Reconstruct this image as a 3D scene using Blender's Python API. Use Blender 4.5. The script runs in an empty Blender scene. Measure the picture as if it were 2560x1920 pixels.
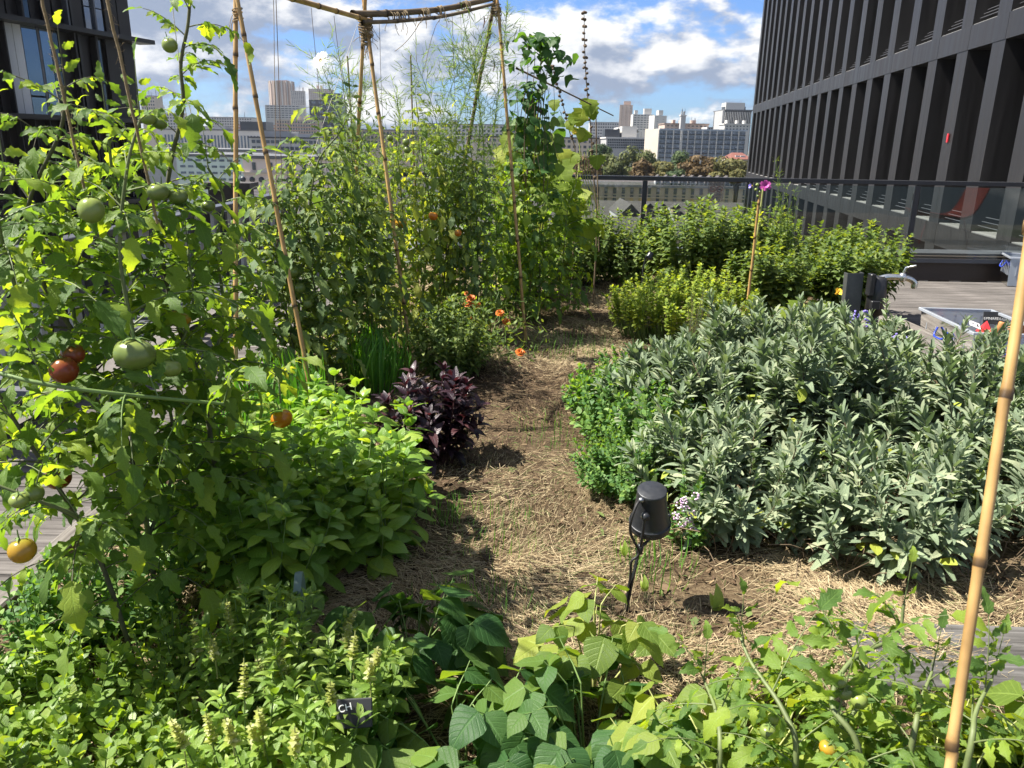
import bpy, math, random
import numpy as np
from mathutils import Matrix, Vector

# ---------------------------------------------------------------- camera, sky, sun, exposure
scene = bpy.context.scene
COL = scene.collection
FPX, PITCH, ROLL, CAMZ = 1950.0, math.radians(17.18), math.radians(0.94), 1.2
SUN_AZ, SUN_EL = math.radians(-87), math.radians(55)      # azimuth from +Y, negative = to the left
SUND = np.array([math.sin(SUN_AZ)*math.cos(SUN_EL), math.cos(SUN_AZ)*math.cos(SUN_EL), math.sin(SUN_EL)])

CAM = np.array([0, 0, CAMZ])
FW = np.array([0, math.cos(PITCH), -math.sin(PITCH)])
_up = np.array([0, math.sin(PITCH), math.cos(PITCH)])
_rt = np.array([1.0, 0, 0])
RT = math.cos(ROLL)*_rt + math.sin(ROLL)*_up
UP = math.cos(ROLL)*_up - math.sin(ROLL)*_rt
cam_d = bpy.data.cameras.new('camera')
cam_d.sensor_width = 36.0
cam_d.lens = 36.0*FPX/2560.0
cam_d.clip_start = 0.05
cam_d.clip_end = 6000
cam_d.dof.use_dof = True
cam_d.dof.focus_distance = 3.6
cam_d.dof.aperture_fstop = 15
cam = bpy.data.objects.new('camera', cam_d)
COL.objects.link(cam)
m3 = Matrix((RT, UP, -FW)).transposed()
cam.matrix_world = Matrix.Translation(CAM) @ m3.to_4x4()
scene.camera = cam

world = bpy.data.worlds.new('World')
scene.world = world
world.use_nodes = True
def build_world():
    nt = world.node_tree; N = nt.nodes; L = nt.links
    N.clear()
    out = N.new('ShaderNodeOutputWorld'); bg = N.new('ShaderNodeBackground')
    bg.inputs['Strength'].default_value = 0.055
    sky = N.new('ShaderNodeTexSky'); sky.sky_type = 'NISHITA'; sky.sun_disc = False
    sky.sun_elevation = SUN_EL; sky.sun_rotation = SUN_AZ
    sky.altitude = 60; sky.air_density = 1.0; sky.dust_density = 0.6; sky.ozone_density = 1.6
    tc = N.new('ShaderNodeTexCoord')
    def math_(op, a, b=None, clamp=False):
        n = N.new('ShaderNodeMath'); n.operation = op; n.use_clamp = clamp
        for i, x in enumerate((a, b)):
            if x is None: continue
            if isinstance(x, (int, float)): n.inputs[i].default_value = x
            else: L.new(x, n.inputs[i])
        return n.outputs[0]
    def mapr(x, a, b, c=0.0, d=1.0):
        n = N.new('ShaderNodeMapRange'); n.interpolation_type = 'SMOOTHSTEP'
        L.new(x, n.inputs[0])
        for i, q in enumerate((a, b, c, d)): n.inputs[1+i].default_value = q
        return n.outputs[0]
    def noise(off, scale, detail, rough, stretch=2.0):
        mp = N.new('ShaderNodeMapping'); mp.vector_type = 'POINT'
        mp.inputs['Scale'].default_value = (1, 1, stretch); mp.inputs['Location'].default_value = off
        L.new(tc.outputs['Generated'], mp.inputs['Vector'])
        n = N.new('ShaderNodeTexNoise'); n.inputs['Scale'].default_value = scale
        n.inputs['Detail'].default_value = detail; n.inputs['Roughness'].default_value = rough
        L.new(mp.outputs[0], n.inputs['Vector'])
        return n.outputs['Fac']
    def mix(f, a, b):
        n = N.new('ShaderNodeMix'); n.data_type = 'RGBA'
        if isinstance(f, (int, float)): n.inputs[0].default_value = f
        else: L.new(f, n.inputs[0])
        for s, x in ((6, a), (7, b)):
            if isinstance(x, tuple): n.inputs[s].default_value = x + (1,)
            else: L.new(x, n.inputs[s])
        return n.outputs[2]
    o = (3.1, 0.4, 7.3)
    so = SUND*0.035
    so = (so[0], so[1], so[2]*1.6)
    d1 = noise(o, 5.0, 9, 0.6)
    d2 = noise((o[0]+so[0], o[1]+so[1], o[2]+so[2]), 5.0, 5, 0.55)
    big = noise((9.3, 2.2, 1.0), 1.6, 1, 0.5, 3.0)
    dens = math_('ADD', d1, math_('MULTIPLY', math_('SUBTRACT', big, 0.5), 0.55))
    cover = mapr(dens, 0.44, 0.53)
    lit = mapr(math_('SUBTRACT', d1, d2), -0.06, 0.09)
    thick = mapr(dens, 0.55, 0.75, 1.0, 0.45)
    shade = math_('MULTIPLY', lit, thick)
    cloud = mix(shade, (1.6, 1.95, 2.65), (5.3, 5.3, 5.27))
    tint = N.new('ShaderNodeMix'); tint.data_type = 'RGBA'; tint.blend_type = 'MULTIPLY'; tint.inputs[0].default_value = 1
    L.new(sky.outputs[0], tint.inputs[6]); tint.inputs[7].default_value = (0.36, 0.52, 0.82, 1)
    col = mix(cover, tint.outputs[2], cloud)
    L.new(col, bg.inputs['Color']); L.new(bg.outputs[0], out.inputs[0])
build_world()

sun_d = bpy.data.lights.new('sun', 'SUN')
sun_d.energy = 3.7; sun_d.angle = math.radians(0.5); sun_d.color = (1.0, 0.94, 0.84)
sun = bpy.data.objects.new('sun', sun_d); COL.objects.link(sun)
sun.rotation_euler = Vector(-SUND).to_track_quat('-Z', 'Y').to_euler()
sun.location = (-20, 10, 30)

scene.view_settings.view_transform = 'Standard'
scene.view_settings.look = 'None'
scene.view_settings.gamma = 1.0
scene.view_settings.use_curve_mapping = False
scene.view_settings.exposure = 1.97
scene.cycles.max_bounces = 12
scene.cycles.diffuse_bounces = 7
scene.cycles.transparent_max_bounces = 16
scene.cycles.caustics_reflective = False
scene.cycles.caustics_refractive = False

# ---------------------------------------------------------------- geometry of the view: where a point seen at (u, v) stands
def ray(u, v): return FW + RT*(u-1280)/FPX - UP*(v-960)/FPX
def G(u, v, z=0.0):
    d = ray(u, v); return CAM + d*(z-CAMZ)/d[2]
def A(u, v, y):
    d = ray(u, v); return CAM + d*y/d[1]
def V(*a): return np.array(a, float)
def nrm(a):
    l = math.sqrt(a[0]*a[0]+a[1]*a[1]+a[2]*a[2])
    return a/l if l > 1e-9 else V(0, 0, 1)
def cross(a, b): return np.array((a[1]*b[2]-a[2]*b[1], a[2]*b[0]-a[0]*b[2], a[0]*b[1]-a[1]*b[0]))
ZU = V(0, 0, 1)
rng = random.Random(7)
NR = np.random.RandomState(11)
def U(a, b): return rng.uniform(a, b)

# ---------------------------------------------------------------- materials
def nodes(name):
    m = bpy.data.materials.new(name); m.use_nodes = True
    nt = m.node_tree; nt.nodes.clear()
    return m, nt, nt.nodes, nt.links
def setin(n, k, v, L):
    s = n.inputs[k]
    if isinstance(v, bpy.types.NodeSocket): L.new(v, s)
    elif isinstance(v, tuple) and len(v) == 3 and s.type == 'RGBA': s.default_value = v+(1,)
    else: s.default_value = v
MATS = {}
def mat(name, col, rough=0.6, metal=0.0, var=0.25, scale=6.0, bump=0.0, stretch=(1, 1, 1), col2=None, spec=0.5, coords='Object', detail=6, rvar=0.0):
    """plain surface with uneven colour: two tones mixed by stretched noise"""
    if name in MATS: return MATS[name]
    m, nt, N, L = nodes(name)
    out = N.new('ShaderNodeOutputMaterial'); b = N.new('ShaderNodeBsdfPrincipled')
    L.new(b.outputs[0], out.inputs[0])
    tc = N.new('ShaderNodeTexCoord'); mp = N.new('ShaderNodeMapping')
    L.new(tc.outputs[coords], mp.inputs[0]); mp.inputs['Scale'].default_value = stretch
    oi = N.new('ShaderNodeObjectInfo')
    add = N.new('ShaderNodeVectorMath'); add.operation = 'ADD'
    mu = N.new('ShaderNodeMath'); mu.operation = 'MULTIPLY'; mu.inputs[1].default_value = 37.0
    L.new(oi.outputs['Random'], mu.inputs[0]); L.new(mp.outputs[0], add.inputs[0]); L.new(mu.outputs[0], add.inputs[1])
    no = N.new('ShaderNodeTexNoise'); no.inputs['Scale'].default_value = scale; no.inputs['Detail'].default_value = detail
    no.inputs['Roughness'].default_value = 0.65
    L.new(add.outputs[0], no.inputs['Vector'])
    mr = N.new('ShaderNodeMapRange'); L.new(no.outputs['Fac'], mr.inputs[0]); mr.inputs[1].default_value = 0.3; mr.inputs[2].default_value = 0.7
    mx = N.new('ShaderNodeMix'); mx.data_type = 'RGBA'; L.new(mr.outputs[0], mx.inputs[0])
    c2 = col2 or tuple(c*(1+var) for c in col)
    c1 = tuple(c*(1-var) for c in col) if col2 is None else col
    mx.inputs[6].default_value = c1+(1,); mx.inputs[7].default_value = c2+(1,)
    hv = N.new('ShaderNodeHueSaturation'); L.new(mx.outputs[2], hv.inputs['Color'])
    mo = N.new('ShaderNodeMath'); mo.operation = 'MULTIPLY_ADD'; L.new(oi.outputs['Random'], mo.inputs[0]); mo.inputs[1].default_value = .22; mo.inputs[2].default_value = .89
    L.new(mo.outputs[0], hv.inputs['Value']); L.new(hv.outputs[0], b.inputs['Base Color'])
    b.inputs['Roughness'].default_value = rough; b.inputs['Metallic'].default_value = metal
    b.inputs['Specular IOR Level'].default_value = spec
    if rvar:
        r2 = N.new('ShaderNodeMapRange'); L.new(no.outputs['Fac'], r2.inputs[0]); r2.inputs[1].default_value = 0.3; r2.inputs[2].default_value = 0.7
        r2.inputs[3].default_value = max(0.02, rough-rvar); r2.inputs[4].default_value = min(1, rough+rvar)
        L.new(r2.outputs[0], b.inputs['Roughness'])
    if bump:
        bp = N.new('ShaderNodeBump'); bp.inputs['Strength'].default_value = bump; bp.inputs['Distance'].default_value = 0.01
        L.new(no.outputs['Fac'], bp.inputs['Height']); L.new(bp.outputs[0], b.inputs['Normal'])
    MATS[name] = m
    return m
def wood_mat(name, c1, c2, c3, axis=0):
    """weathered timber: grain along one axis, cracks and grey patches"""
    m, nt, N, L = nodes(name)
    out = N.new('ShaderNodeOutputMaterial'); b = N.new('ShaderNodeBsdfPrincipled'); L.new(b.outputs[0], out.inputs[0])
    tc = N.new('ShaderNodeTexCoord'); mp = N.new('ShaderNodeMapping'); L.new(tc.outputs['Object'], mp.inputs[0])
    s = [1, 1, 1]
    for k in range(3): s[k] = 1.6 if k == axis else 34.0
    mp.inputs['Scale'].default_value = s
    oi = N.new('ShaderNodeObjectInfo'); mu = N.new('ShaderNodeMath'); mu.operation = 'MULTIPLY'; mu.inputs[1].default_value = 91.0
    L.new(oi.outputs['Random'], mu.inputs[0])
    ad = N.new('ShaderNodeVectorMath'); ad.operation = 'ADD'; L.new(mp.outputs[0], ad.inputs[0]); L.new(mu.outputs[0], ad.inputs[1])
    n1 = N.new('ShaderNodeTexNoise'); n1.inputs['Scale'].default_value = 1.4; n1.inputs['Detail'].default_value = 9; n1.inputs['Roughness'].default_value = 0.7
    L.new(ad.outputs[0], n1.inputs['Vector'])
    n2 = N.new('ShaderNodeTexNoise'); n2.inputs['Scale'].default_value = 2.2; n2.inputs['Detail'].default_value = 5
    L.new(tc.outputs['Object'], n2.inputs['Vector'])
    r1 = N.new('ShaderNodeValToRGB'); e = r1.color_ramp.elements
    e[0].position = 0.32; e[0].color = c1+(1,); e[1].position = 0.72; e[1].color = c3+(1,)
    q = e.new(0.5); q.color = c2+(1,)
    L.new(n1.outputs['Fac'], r1.inputs[0])
    hv = N.new('ShaderNodeHueSaturation'); L.new(r1.outputs[0], hv.inputs['Color'])
    mr = N.new('ShaderNodeMapRange'); L.new(n2.outputs['Fac'], mr.inputs[0]); mr.inputs[1].default_value = .3; mr.inputs[2].default_value = .7
    mr.inputs[3].default_value = .7; mr.inputs[4].default_value = 1.2
    m2 = N.new('ShaderNodeMath'); m2.operation = 'MULTIPLY_ADD'; L.new(oi.outputs['Random'], m2.inputs[0]); m2.inputs[1].default_value = .3; m2.inputs[2].default_value = .85
    m4 = N.new('ShaderNodeMath'); m4.operation = 'MULTIPLY'; L.new(mr.outputs[0], m4.inputs[0]); L.new(m2.outputs[0], m4.inputs[1])
    L.new(m4.outputs[0], hv.inputs['Value'])
    L.new(hv.outputs[0], b.inputs['Base Color']); b.inputs['Roughness'].default_value = .8; b.inputs['Specular IOR Level'].default_value = .25
    bp = N.new('ShaderNodeBump'); bp.inputs['Strength'].default_value = .6; bp.inputs['Distance'].default_value = .006
    L.new(n1.outputs['Fac'], bp.inputs['Height']); L.new(bp.outputs[0], b.inputs['Normal'])
    MATS[name] = m; return m
def leaf_mat(name, c0, c1, c2, transl=0.42, rough=0.5, vein=0.25, spec=0.35, tmul=(2.3, 2.1, 0.55), nside=7.0, bump=0.35):
    """leaf: tint attribute picks the tone; midrib and side veins from the leaf's own UV; light passes through"""
    m, nt, N, L = nodes(name)
    out = N.new('ShaderNodeOutputMaterial')
    at = N.new('ShaderNodeAttribute'); at.attribute_name = 'tint'
    r = N.new('ShaderNodeValToRGB'); e = r.color_ramp.elements
    e[0].position = 0; e[0].color = c0+(1,); e[1].position = 1; e[1].color = c2+(1,); q = e.new(.6); q.color = c1+(1,)
    L.new(at.outputs['Fac'], r.inputs[0])
    uv = N.new('ShaderNodeUVMap'); sp = N.new('ShaderNodeSeparateXYZ'); L.new(uv.outputs[0], sp.inputs[0])
    def mt(op, a, b=None, c=None, clamp=False):
        n = N.new('ShaderNodeMath'); n.operation = op; n.use_clamp = clamp
        for i, x in enumerate((a, b, c)):
            if x is None: continue
            if isinstance(x, (int, float)): n.inputs[i].default_value = x
            else: L.new(x, n.inputs[i])
        return n.outputs[0]
    ax = mt('MULTIPLY', mt('ABSOLUTE', mt('SUBTRACT', sp.outputs[0], 0.5)), 2.0)
    mid = mt('SUBTRACT', 1.0, mt('MULTIPLY', ax, 11.0), clamp=True)
    ph = mt('FRACT', mt('MULTIPLY', mt('SUBTRACT', sp.outputs[1], mt('MULTIPLY', ax, 0.28)), nside))
    sd = mt('SUBTRACT', 1.0, mt('MULTIPLY', mt('ABSOLUTE', mt('SUBTRACT', ph, 0.5)), 7.0), clamp=True)
    vv = mt('MAXIMUM', mid, mt('MULTIPLY', sd, 0.6))
    nz = N.new('ShaderNodeTexNoise'); nz.inputs['Scale'].default_value = 40; nz.inputs['Detail'].default_value = 3
    tc = N.new('ShaderNodeTexCoord'); L.new(tc.outputs['Object'], nz.inputs['Vector'])
    oi = N.new('ShaderNodeObjectInfo')
    hv = N.new('ShaderNodeHueSaturation'); L.new(r.outputs[0], hv.inputs['Color'])
    L.new(mt('ADD', mt('MULTIPLY_ADD', nz.outputs['Fac'], 0.6, 0.62), mt('MULTIPLY', oi.outputs['Random'], 0.16)), hv.inputs['Value'])
    mx = N.new('ShaderNodeMix'); mx.data_type = 'RGBA'; mx.blend_type = 'MIX'
    L.new(mt('MULTIPLY', vv, vein), mx.inputs[0]); L.new(hv.outputs[0], mx.inputs[6])
    mx.inputs[7].default_value = tuple(min(1, c*2.4+.03) for c in c1)+(1,)
    b = N.new('ShaderNodeBsdfPrincipled'); L.new(mx.outputs[2], b.inputs['Base Color'])
    b.inputs['Roughness'].default_value = rough; b.inputs['Specular IOR Level'].default_value = spec
    bp = N.new('ShaderNodeBump'); bp.inputs['Strength'].default_value = bump; bp.inputs['Distance'].default_value = .004; bp.invert = True
    L.new(mt('MULTIPLY_ADD', nz.outputs['Fac'], .5, vv), bp.inputs['Height']); L.new(bp.outputs[0], b.inputs['Normal'])
    t = N.new('ShaderNodeBsdfTranslucent')
    tm = N.new('ShaderNodeMix'); tm.data_type = 'RGBA'; tm.blend_type = 'MULTIPLY'; tm.inputs[0].default_value = 1
    L.new(hv.outputs[0], tm.inputs[6]); tm.inputs[7].default_value = tmul+(1,)
    L.new(tm.outputs[2], t.inputs[0])
    ms = N.new('ShaderNodeMixShader'); ms.inputs[0].default_value = transl
    L.new(b.outputs[0], ms.inputs[1]); L.new(t.outputs[0], ms.inputs[2]); L.new(ms.outputs[0], out.inputs[0])
    MATS[name] = m; return m
def tint_mat(name, stops, rough=.7, transl=0.0, spec=.3, grain=0.0):
    """colour ramp over the tint attribute"""
    m, nt, N, L = nodes(name)
    out = N.new('ShaderNodeOutputMaterial'); b = N.new('ShaderNodeBsdfPrincipled')
    at = N.new('ShaderNodeAttribute'); at.attribute_name = 'tint'
    r = N.new('ShaderNodeValToRGB'); e = r.color_ramp.elements
    e[0].position, e[0].color = stops[0][0], stops[0][1]+(1,); e[1].position, e[1].color = stops[-1][0], stops[-1][1]+(1,)
    for p, c in stops[1:-1]: q = e.new(p); q.color = c+(1,)
    L.new(at.outputs['Fac'], r.inputs[0])
    src = r.outputs[0]
    if grain:
        tc = N.new('ShaderNodeTexCoord'); nz = N.new('ShaderNodeTexNoise'); nz.inputs['Scale'].default_value = grain; nz.inputs['Detail'].default_value = 5
        L.new(tc.outputs['Object'], nz.inputs['Vector'])
        hv = N.new('ShaderNodeHueSaturation'); L.new(src, hv.inputs['Color'])
        mr = N.new('ShaderNodeMapRange'); L.new(nz.outputs['Fac'], mr.inputs[0]); mr.inputs[1].default_value = .3; mr.inputs[2].default_value = .7; mr.inputs[3].default_value = .65; mr.inputs[4].default_value = 1.25
        L.new(mr.outputs[0], hv.inputs['Value']); src = hv.outputs[0]
    L.new(src, b.inputs['Base Color']); b.inputs['Roughness'].default_value = rough; b.inputs['Specular IOR Level'].default_value = spec
    if transl:
        t = N.new('ShaderNodeBsdfTranslucent'); L.new(src, t.inputs[0])
        ms = N.new('ShaderNodeMixShader'); ms.inputs[0].default_value = transl
        L.new(b.outputs[0], ms.inputs[1]); L.new(t.outputs[0], ms.inputs[2]); L.new(ms.outputs[0], out.inputs[0])
    else: L.new(b.outputs[0], out.inputs[0])
    MATS[name] = m; return m
def glass_mat(name, tint=(.9, .95, .94), rough=.02, ior=1.5, body=0.0, body_col=(.8, .85, .9)):
    """thin sheet: see-through with mirror reflection growing at a slant; body = milky share"""
    m, nt, N, L = nodes(name)
    out = N.new('ShaderNodeOutputMaterial')
    tr = N.new('ShaderNodeBsdfTransparent'); tr.inputs[0].default_value = tint+(1,)
    gl = N.new('ShaderNodeBsdfGlossy'); gl.inputs['Roughness'].default_value = rough
    fr = N.new('ShaderNodeFresnel'); fr.inputs[0].default_value = ior
    base = tr.outputs[0]
    if body:
        df = N.new('ShaderNodeBsdfDiffuse'); df.inputs[0].default_value = body_col+(1,)
        tl = N.new('ShaderNodeBsdfTranslucent'); tl.inputs[0].default_value = body_col+(1,)
        ad = N.new('ShaderNodeMixShader'); ad.inputs[0].default_value = .5; L.new(df.outputs[0], ad.inputs[1]); L.new(tl.outputs[0], ad.inputs[2])
        mb = N.new('ShaderNodeMixShader'); mb.inputs[0].default_value = body; L.new(tr.outputs[0], mb.inputs[1]); L.new(ad.outputs[0], mb.inputs[2])
        base = mb.outputs[0]
    ms = N.new('ShaderNodeMixShader'); L.new(fr.outputs[0], ms.inputs[0]); L.new(base, ms.inputs[1]); L.new(gl.outputs[0], ms.inputs[2])
    L.new(ms.outputs[0], out.inputs[0]); MATS[name] = m; return m

# ---------------------------------------------------------------- objects
def tag(o, label=None, cat=None, group=None, kind=None):
    if label: o['label'] = label
    if cat: o['category'] = cat
    if group: o['group'] = group
    if kind: o['kind'] = kind
    return o
def empty(name, loc=(0, 0, 0), rz=0.0, parent=None):
    o = bpy.data.objects.new(name, None); COL.objects.link(o)
    o.empty_display_size = .05; o.location = tuple(map(float, loc)); o.rotation_euler = (0, 0, rz)
    if parent: o.parent = parent
    return o
def thing(name, label, cat, loc=(0, 0, 0), rz=0.0, group=None, kind=None):
    return tag(empty(name, loc, rz), label, cat, group, kind)
def mesh_np(name, verts, quads, material=None, tint=None, uv=None, smooth=True, tris=None):
    me = bpy.data.meshes.new(name)
    verts = np.asarray(verts, np.float32)
    quads = np.asarray(quads, np.int32).reshape(-1, 4) if quads is not None and len(quads) else np.zeros((0, 4), np.int32)
    tris = np.asarray(tris, np.int32).reshape(-1, 3) if tris is not None and len(tris) else np.zeros((0, 3), np.int32)
    nq, ntr = len(quads), len(tris)
    me.vertices.add(len(verts)); me.vertices.foreach_set('co', verts.ravel())
    li = np.concatenate([quads.ravel(), tris.ravel()])
    me.loops.add(len(li)); me.loops.foreach_set('vertex_index', li)
    me.polygons.add(nq+ntr)
    st = np.concatenate([np.arange(nq)*4, nq*4+np.arange(ntr)*3]).astype(np.int32)
    me.polygons.foreach_set('loop_start', st)
    me.polygons.foreach_set('use_smooth', np.full(nq+ntr, bool(smooth)))
    if tint is not None:
        a = me.attributes.new('tint', 'FLOAT', 'POINT'); a.data.foreach_set('value', np.asarray(tint, np.float32))
    if uv is not None:
        l = me.uv_layers.new(name='UVMap'); l.data.foreach_set('uv', np.asarray(uv, np.float32)[li].ravel())
    me.update(calc_edges=True)
    me.validate(clean_customdata=False)
    if material: me.materials.append(material)
    return me
def obj(name, me, parent=None, loc=None, rot=None, scale=None):
    o = bpy.data.objects.new(name, me); COL.objects.link(o)
    if parent: o.parent = parent
    if loc is not None: o.location = tuple(map(float, loc))
    if rot is not None: o.rotation_euler = rot
    if scale is not None: o.scale = scale
    return o
BOXC = {}
def box_mesh(sx, sy, sz, material, ch=0.0):
    k = (round(sx, 4), round(sy, 4), round(sz, 4), material.name, ch)
    if k in BOXC: return BOXC[k]
    x, y, z = sx/2, sy/2, sz/2
    if ch <= 0:
        v = [(-x, -y, -z), (x, -y, -z), (x, y, -z), (-x, y, -z), (-x, -y, z), (x, -y, z), (x, y, z), (-x, y, z)]
        q = [(0, 3, 2, 1), (4, 5, 6, 7), (0, 1, 5, 4), (1, 2, 6, 5), (2, 3, 7, 6), (3, 0, 4, 7)]
        me = mesh_np('box', v, q, material, smooth=False)
    else:
        import bmesh
        bm = bmesh.new(); bmesh.ops.create_cube(bm, size=1.0)
        for w in bm.verts: w.co.x *= sx; w.co.y *= sy; w.co.z *= sz
        bmesh.ops.bevel(bm, geom=list(bm.edges), offset=ch, segments=1, affect='EDGES')
        me = bpy.data.meshes.new('box'); bm.to_mesh(me); bm.free(); me.materials.append(material)
    BOXC[k] = me
    return me
def box(name, c, s, material, parent=None, rot=None, ch=0.0):
    """box part: centre c, size s"""
    return obj(name, box_mesh(s[0], s[1], s[2], material, ch), parent, c, rot)
def tube(pts, rad, k=6, cap=False):
    pts = np.asarray(pts, float); n = len(pts)
    rad = np.full(n, rad) if np.isscalar(rad) else np.asarray(rad, float)
    t = np.empty_like(pts); t[1:-1] = pts[2:]-pts[:-2]; t[0] = pts[1]-pts[0]; t[-1] = pts[-1]-pts[-2]
    t /= np.maximum(np.linalg.norm(t, axis=1, keepdims=True), 1e-9)
    mean = np.abs(t).sum(0); ref = np.zeros(3); ref[int(np.argmin(mean))] = 1
    a = np.cross(t, ref); a /= np.maximum(np.linalg.norm(a, axis=1, keepdims=True), 1e-9)
    b = np.cross(t, a)
    an = np.arange(k)*2*math.pi/k
    v = pts[:, None, :] + rad[:, None, None]*(np.cos(an)[None, :, None]*a[:, None, :] + np.sin(an)[None, :, None]*b[:, None, :])
    v = v.reshape(-1, 3)
    i = np.arange(n-1)[:, None]*k; j = np.arange(k)[None, :]; j2 = (j+1) % k
    q = np.stack([i+j, i+j2, i+k+j2, i+k+j], -1).reshape(-1, 4)
    return v, q
def merge(parts):
    vs, qs, o = [], [], 0
    for v, q in parts:
        vs.append(np.asarray(v)); qs.append(np.asarray(q)+o); o += len(v)
    return np.concatenate(vs), np.concatenate(qs)
def tube_obj(name, pts, rad, material, parent=None, k=8, base=None, tint=None):
    v, q = tube(pts, rad, k)
    if base is not None: v = v-np.asarray(base)
    return obj(name, mesh_np(name, v, q, material, tint=tint), parent, None if (base is None or parent) else base)
def lathe(name, prof, material, parent=None, k=20, loc=None, rot=None, smooth=True):
    """prof: list of (radius, z)"""
    an = np.arange(k)*2*math.pi/k
    v = [(r*math.cos(a), r*math.sin(a), z) for r, z in prof for a in an]
    q = [(i*k+j, i*k+(j+1) % k, (i+1)*k+(j+1) % k, (i+1)*k+j) for i in range(len(prof)-1) for j in range(k)]
    return obj(name, mesh_np(name, v, q, material, smooth=smooth), parent, loc, rot)
def bez(a, b, c, n):
    t = np.linspace(0, 1, n)[:, None]
    return (1-t)**2*a + 2*t*(1-t)*b + t*t*c
def smooth_path(P, per=6):
    """Catmull-Rom through the points"""
    P = np.asarray(P, float); Q = np.vstack([2*P[0]-P[1], P, 2*P[-1]-P[-2]]); out = []
    for i in range(1, len(Q)-2):
        p0, p1, p2, p3 = Q[i-1], Q[i], Q[i+1], Q[i+2]
        for t in np.linspace(0, 1, per, endpoint=False):
            out.append(.5*((2*p1)+(p2-p0)*t+(2*p0-5*p1+4*p2-p3)*t*t+(3*p1-p0-3*p2+p3)*t**3))
    out.append(P[-1]); return np.array(out)

# ---------------------------------------------------------------- materials of the setting
M_DARK = mat('dark_bronze_panel', (.022, .0205, .0205), .42, .25, .22, 1.2, stretch=(1, 1, .15), spec=.5, rvar=.1)
M_BRONZE = mat('grey_bronze_fin', (.019, .018, .0185), .45, .2, .3, 3.0, stretch=(2, 2, .12), rvar=.12)
M_BROWN = mat('brown_black_panel', (.017, .014, .013), .5, .2, .25, 1.5, stretch=(1, 1, .2))
M_STEEL = mat('grey_painted_steel', (.075, .08, .09), .4, .3, .12, 8)
M_STEELD = mat('dark_painted_steel', (.028, .03, .035), .4, .3, .15, 8)
M_ZINC = mat('zinc_sheet', (.12, .125, .14), .45, .4, .15, 3, rvar=.1)
M_WHITEP = mat('pale_slat', (.3, .31, .32), .5, 0, .08, 5)
M_SILL = mat('pale_sill', (.2, .196, .19), .6, 0, .1, 5)
M_BLACKG = mat('dark_window_glass', (.012, .013, .015), .06, 0, .2, .6, spec=.7)
M_SKYG = mat('mirror_window_glass', (.16, .18, .21), .05, .75, .1, .6, spec=.8)
M_CURT = mat('white_blind_glass', (.55, .56, .57), .25, 0, .06, .7, stretch=(6, 6, .2))
M_GLASS = glass_mat('guard_glass', (.83, .87, .86), .01, 1.5)
M_DECK = wood_mat('weathered_deck_wood', (.035, .03, .027), (.11, .1, .093), (.185, .172, .16), 0)
M_TIMB = wood_mat('weathered_timber', (.05, .042, .036), (.15, .135, .12), (.27, .25, .225), 1)
M_TIMBX = wood_mat('weathered_grey_board', (.025, .024, .022), (.07, .067, .063), (.16, .155, .15), 0)
M_RISER = mat('brown_board', (.05, .037, .03), .6, 0, .2, 4, stretch=(.2, 1, 1))

# ---------------------------------------------------------------- ground of the city and the roof terrace
def ground():
    m, nt, N, L = nodes('city_ground_surface')
    out = N.new('ShaderNodeOutputMaterial'); b = N.new('ShaderNodeBsdfPrincipled'); L.new(b.outputs[0], out.inputs[0])
    tc = N.new('ShaderNodeTexCoord'); vo = N.new('ShaderNodeTexVoronoi'); vo.inputs['Scale'].default_value = .03
    L.new(tc.outputs['Object'], vo.inputs['Vector'])
    r = N.new('ShaderNodeValToRGB'); e = r.color_ramp.elements
    e[0].color = (.06, .06, .06, 1); e[1].color = (.3, .28, .25, 1); q = e.new(.45); q.color = (.05, .07, .03, 1); q = e.new(.7); q.color = (.2, .19, .18, 1)
    sp = N.new('ShaderNodeSeparateXYZ'); L.new(vo.outputs['Color'], sp.inputs[0]); L.new(sp.outputs[0], r.inputs[0])
    L.new(r.outputs[0], b.inputs['Base Color']); b.inputs['Roughness'].default_value = .85
    v = [(-3000, -300, -27), (3000, -300, -27), (3000, 5000, -27), (-3000, 5000, -27)]
    tag(obj('city_ground', mesh_np('city_ground', v, [(0, 1, 2, 3)], m)), kind='structure')
ground()
tag(box('roof_terrace', (2.9, 3.4, -.52), (11.6, 10.9, .5), mat('terrace_slab', (.12, .11, .1), .9)), kind='structure')

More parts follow.
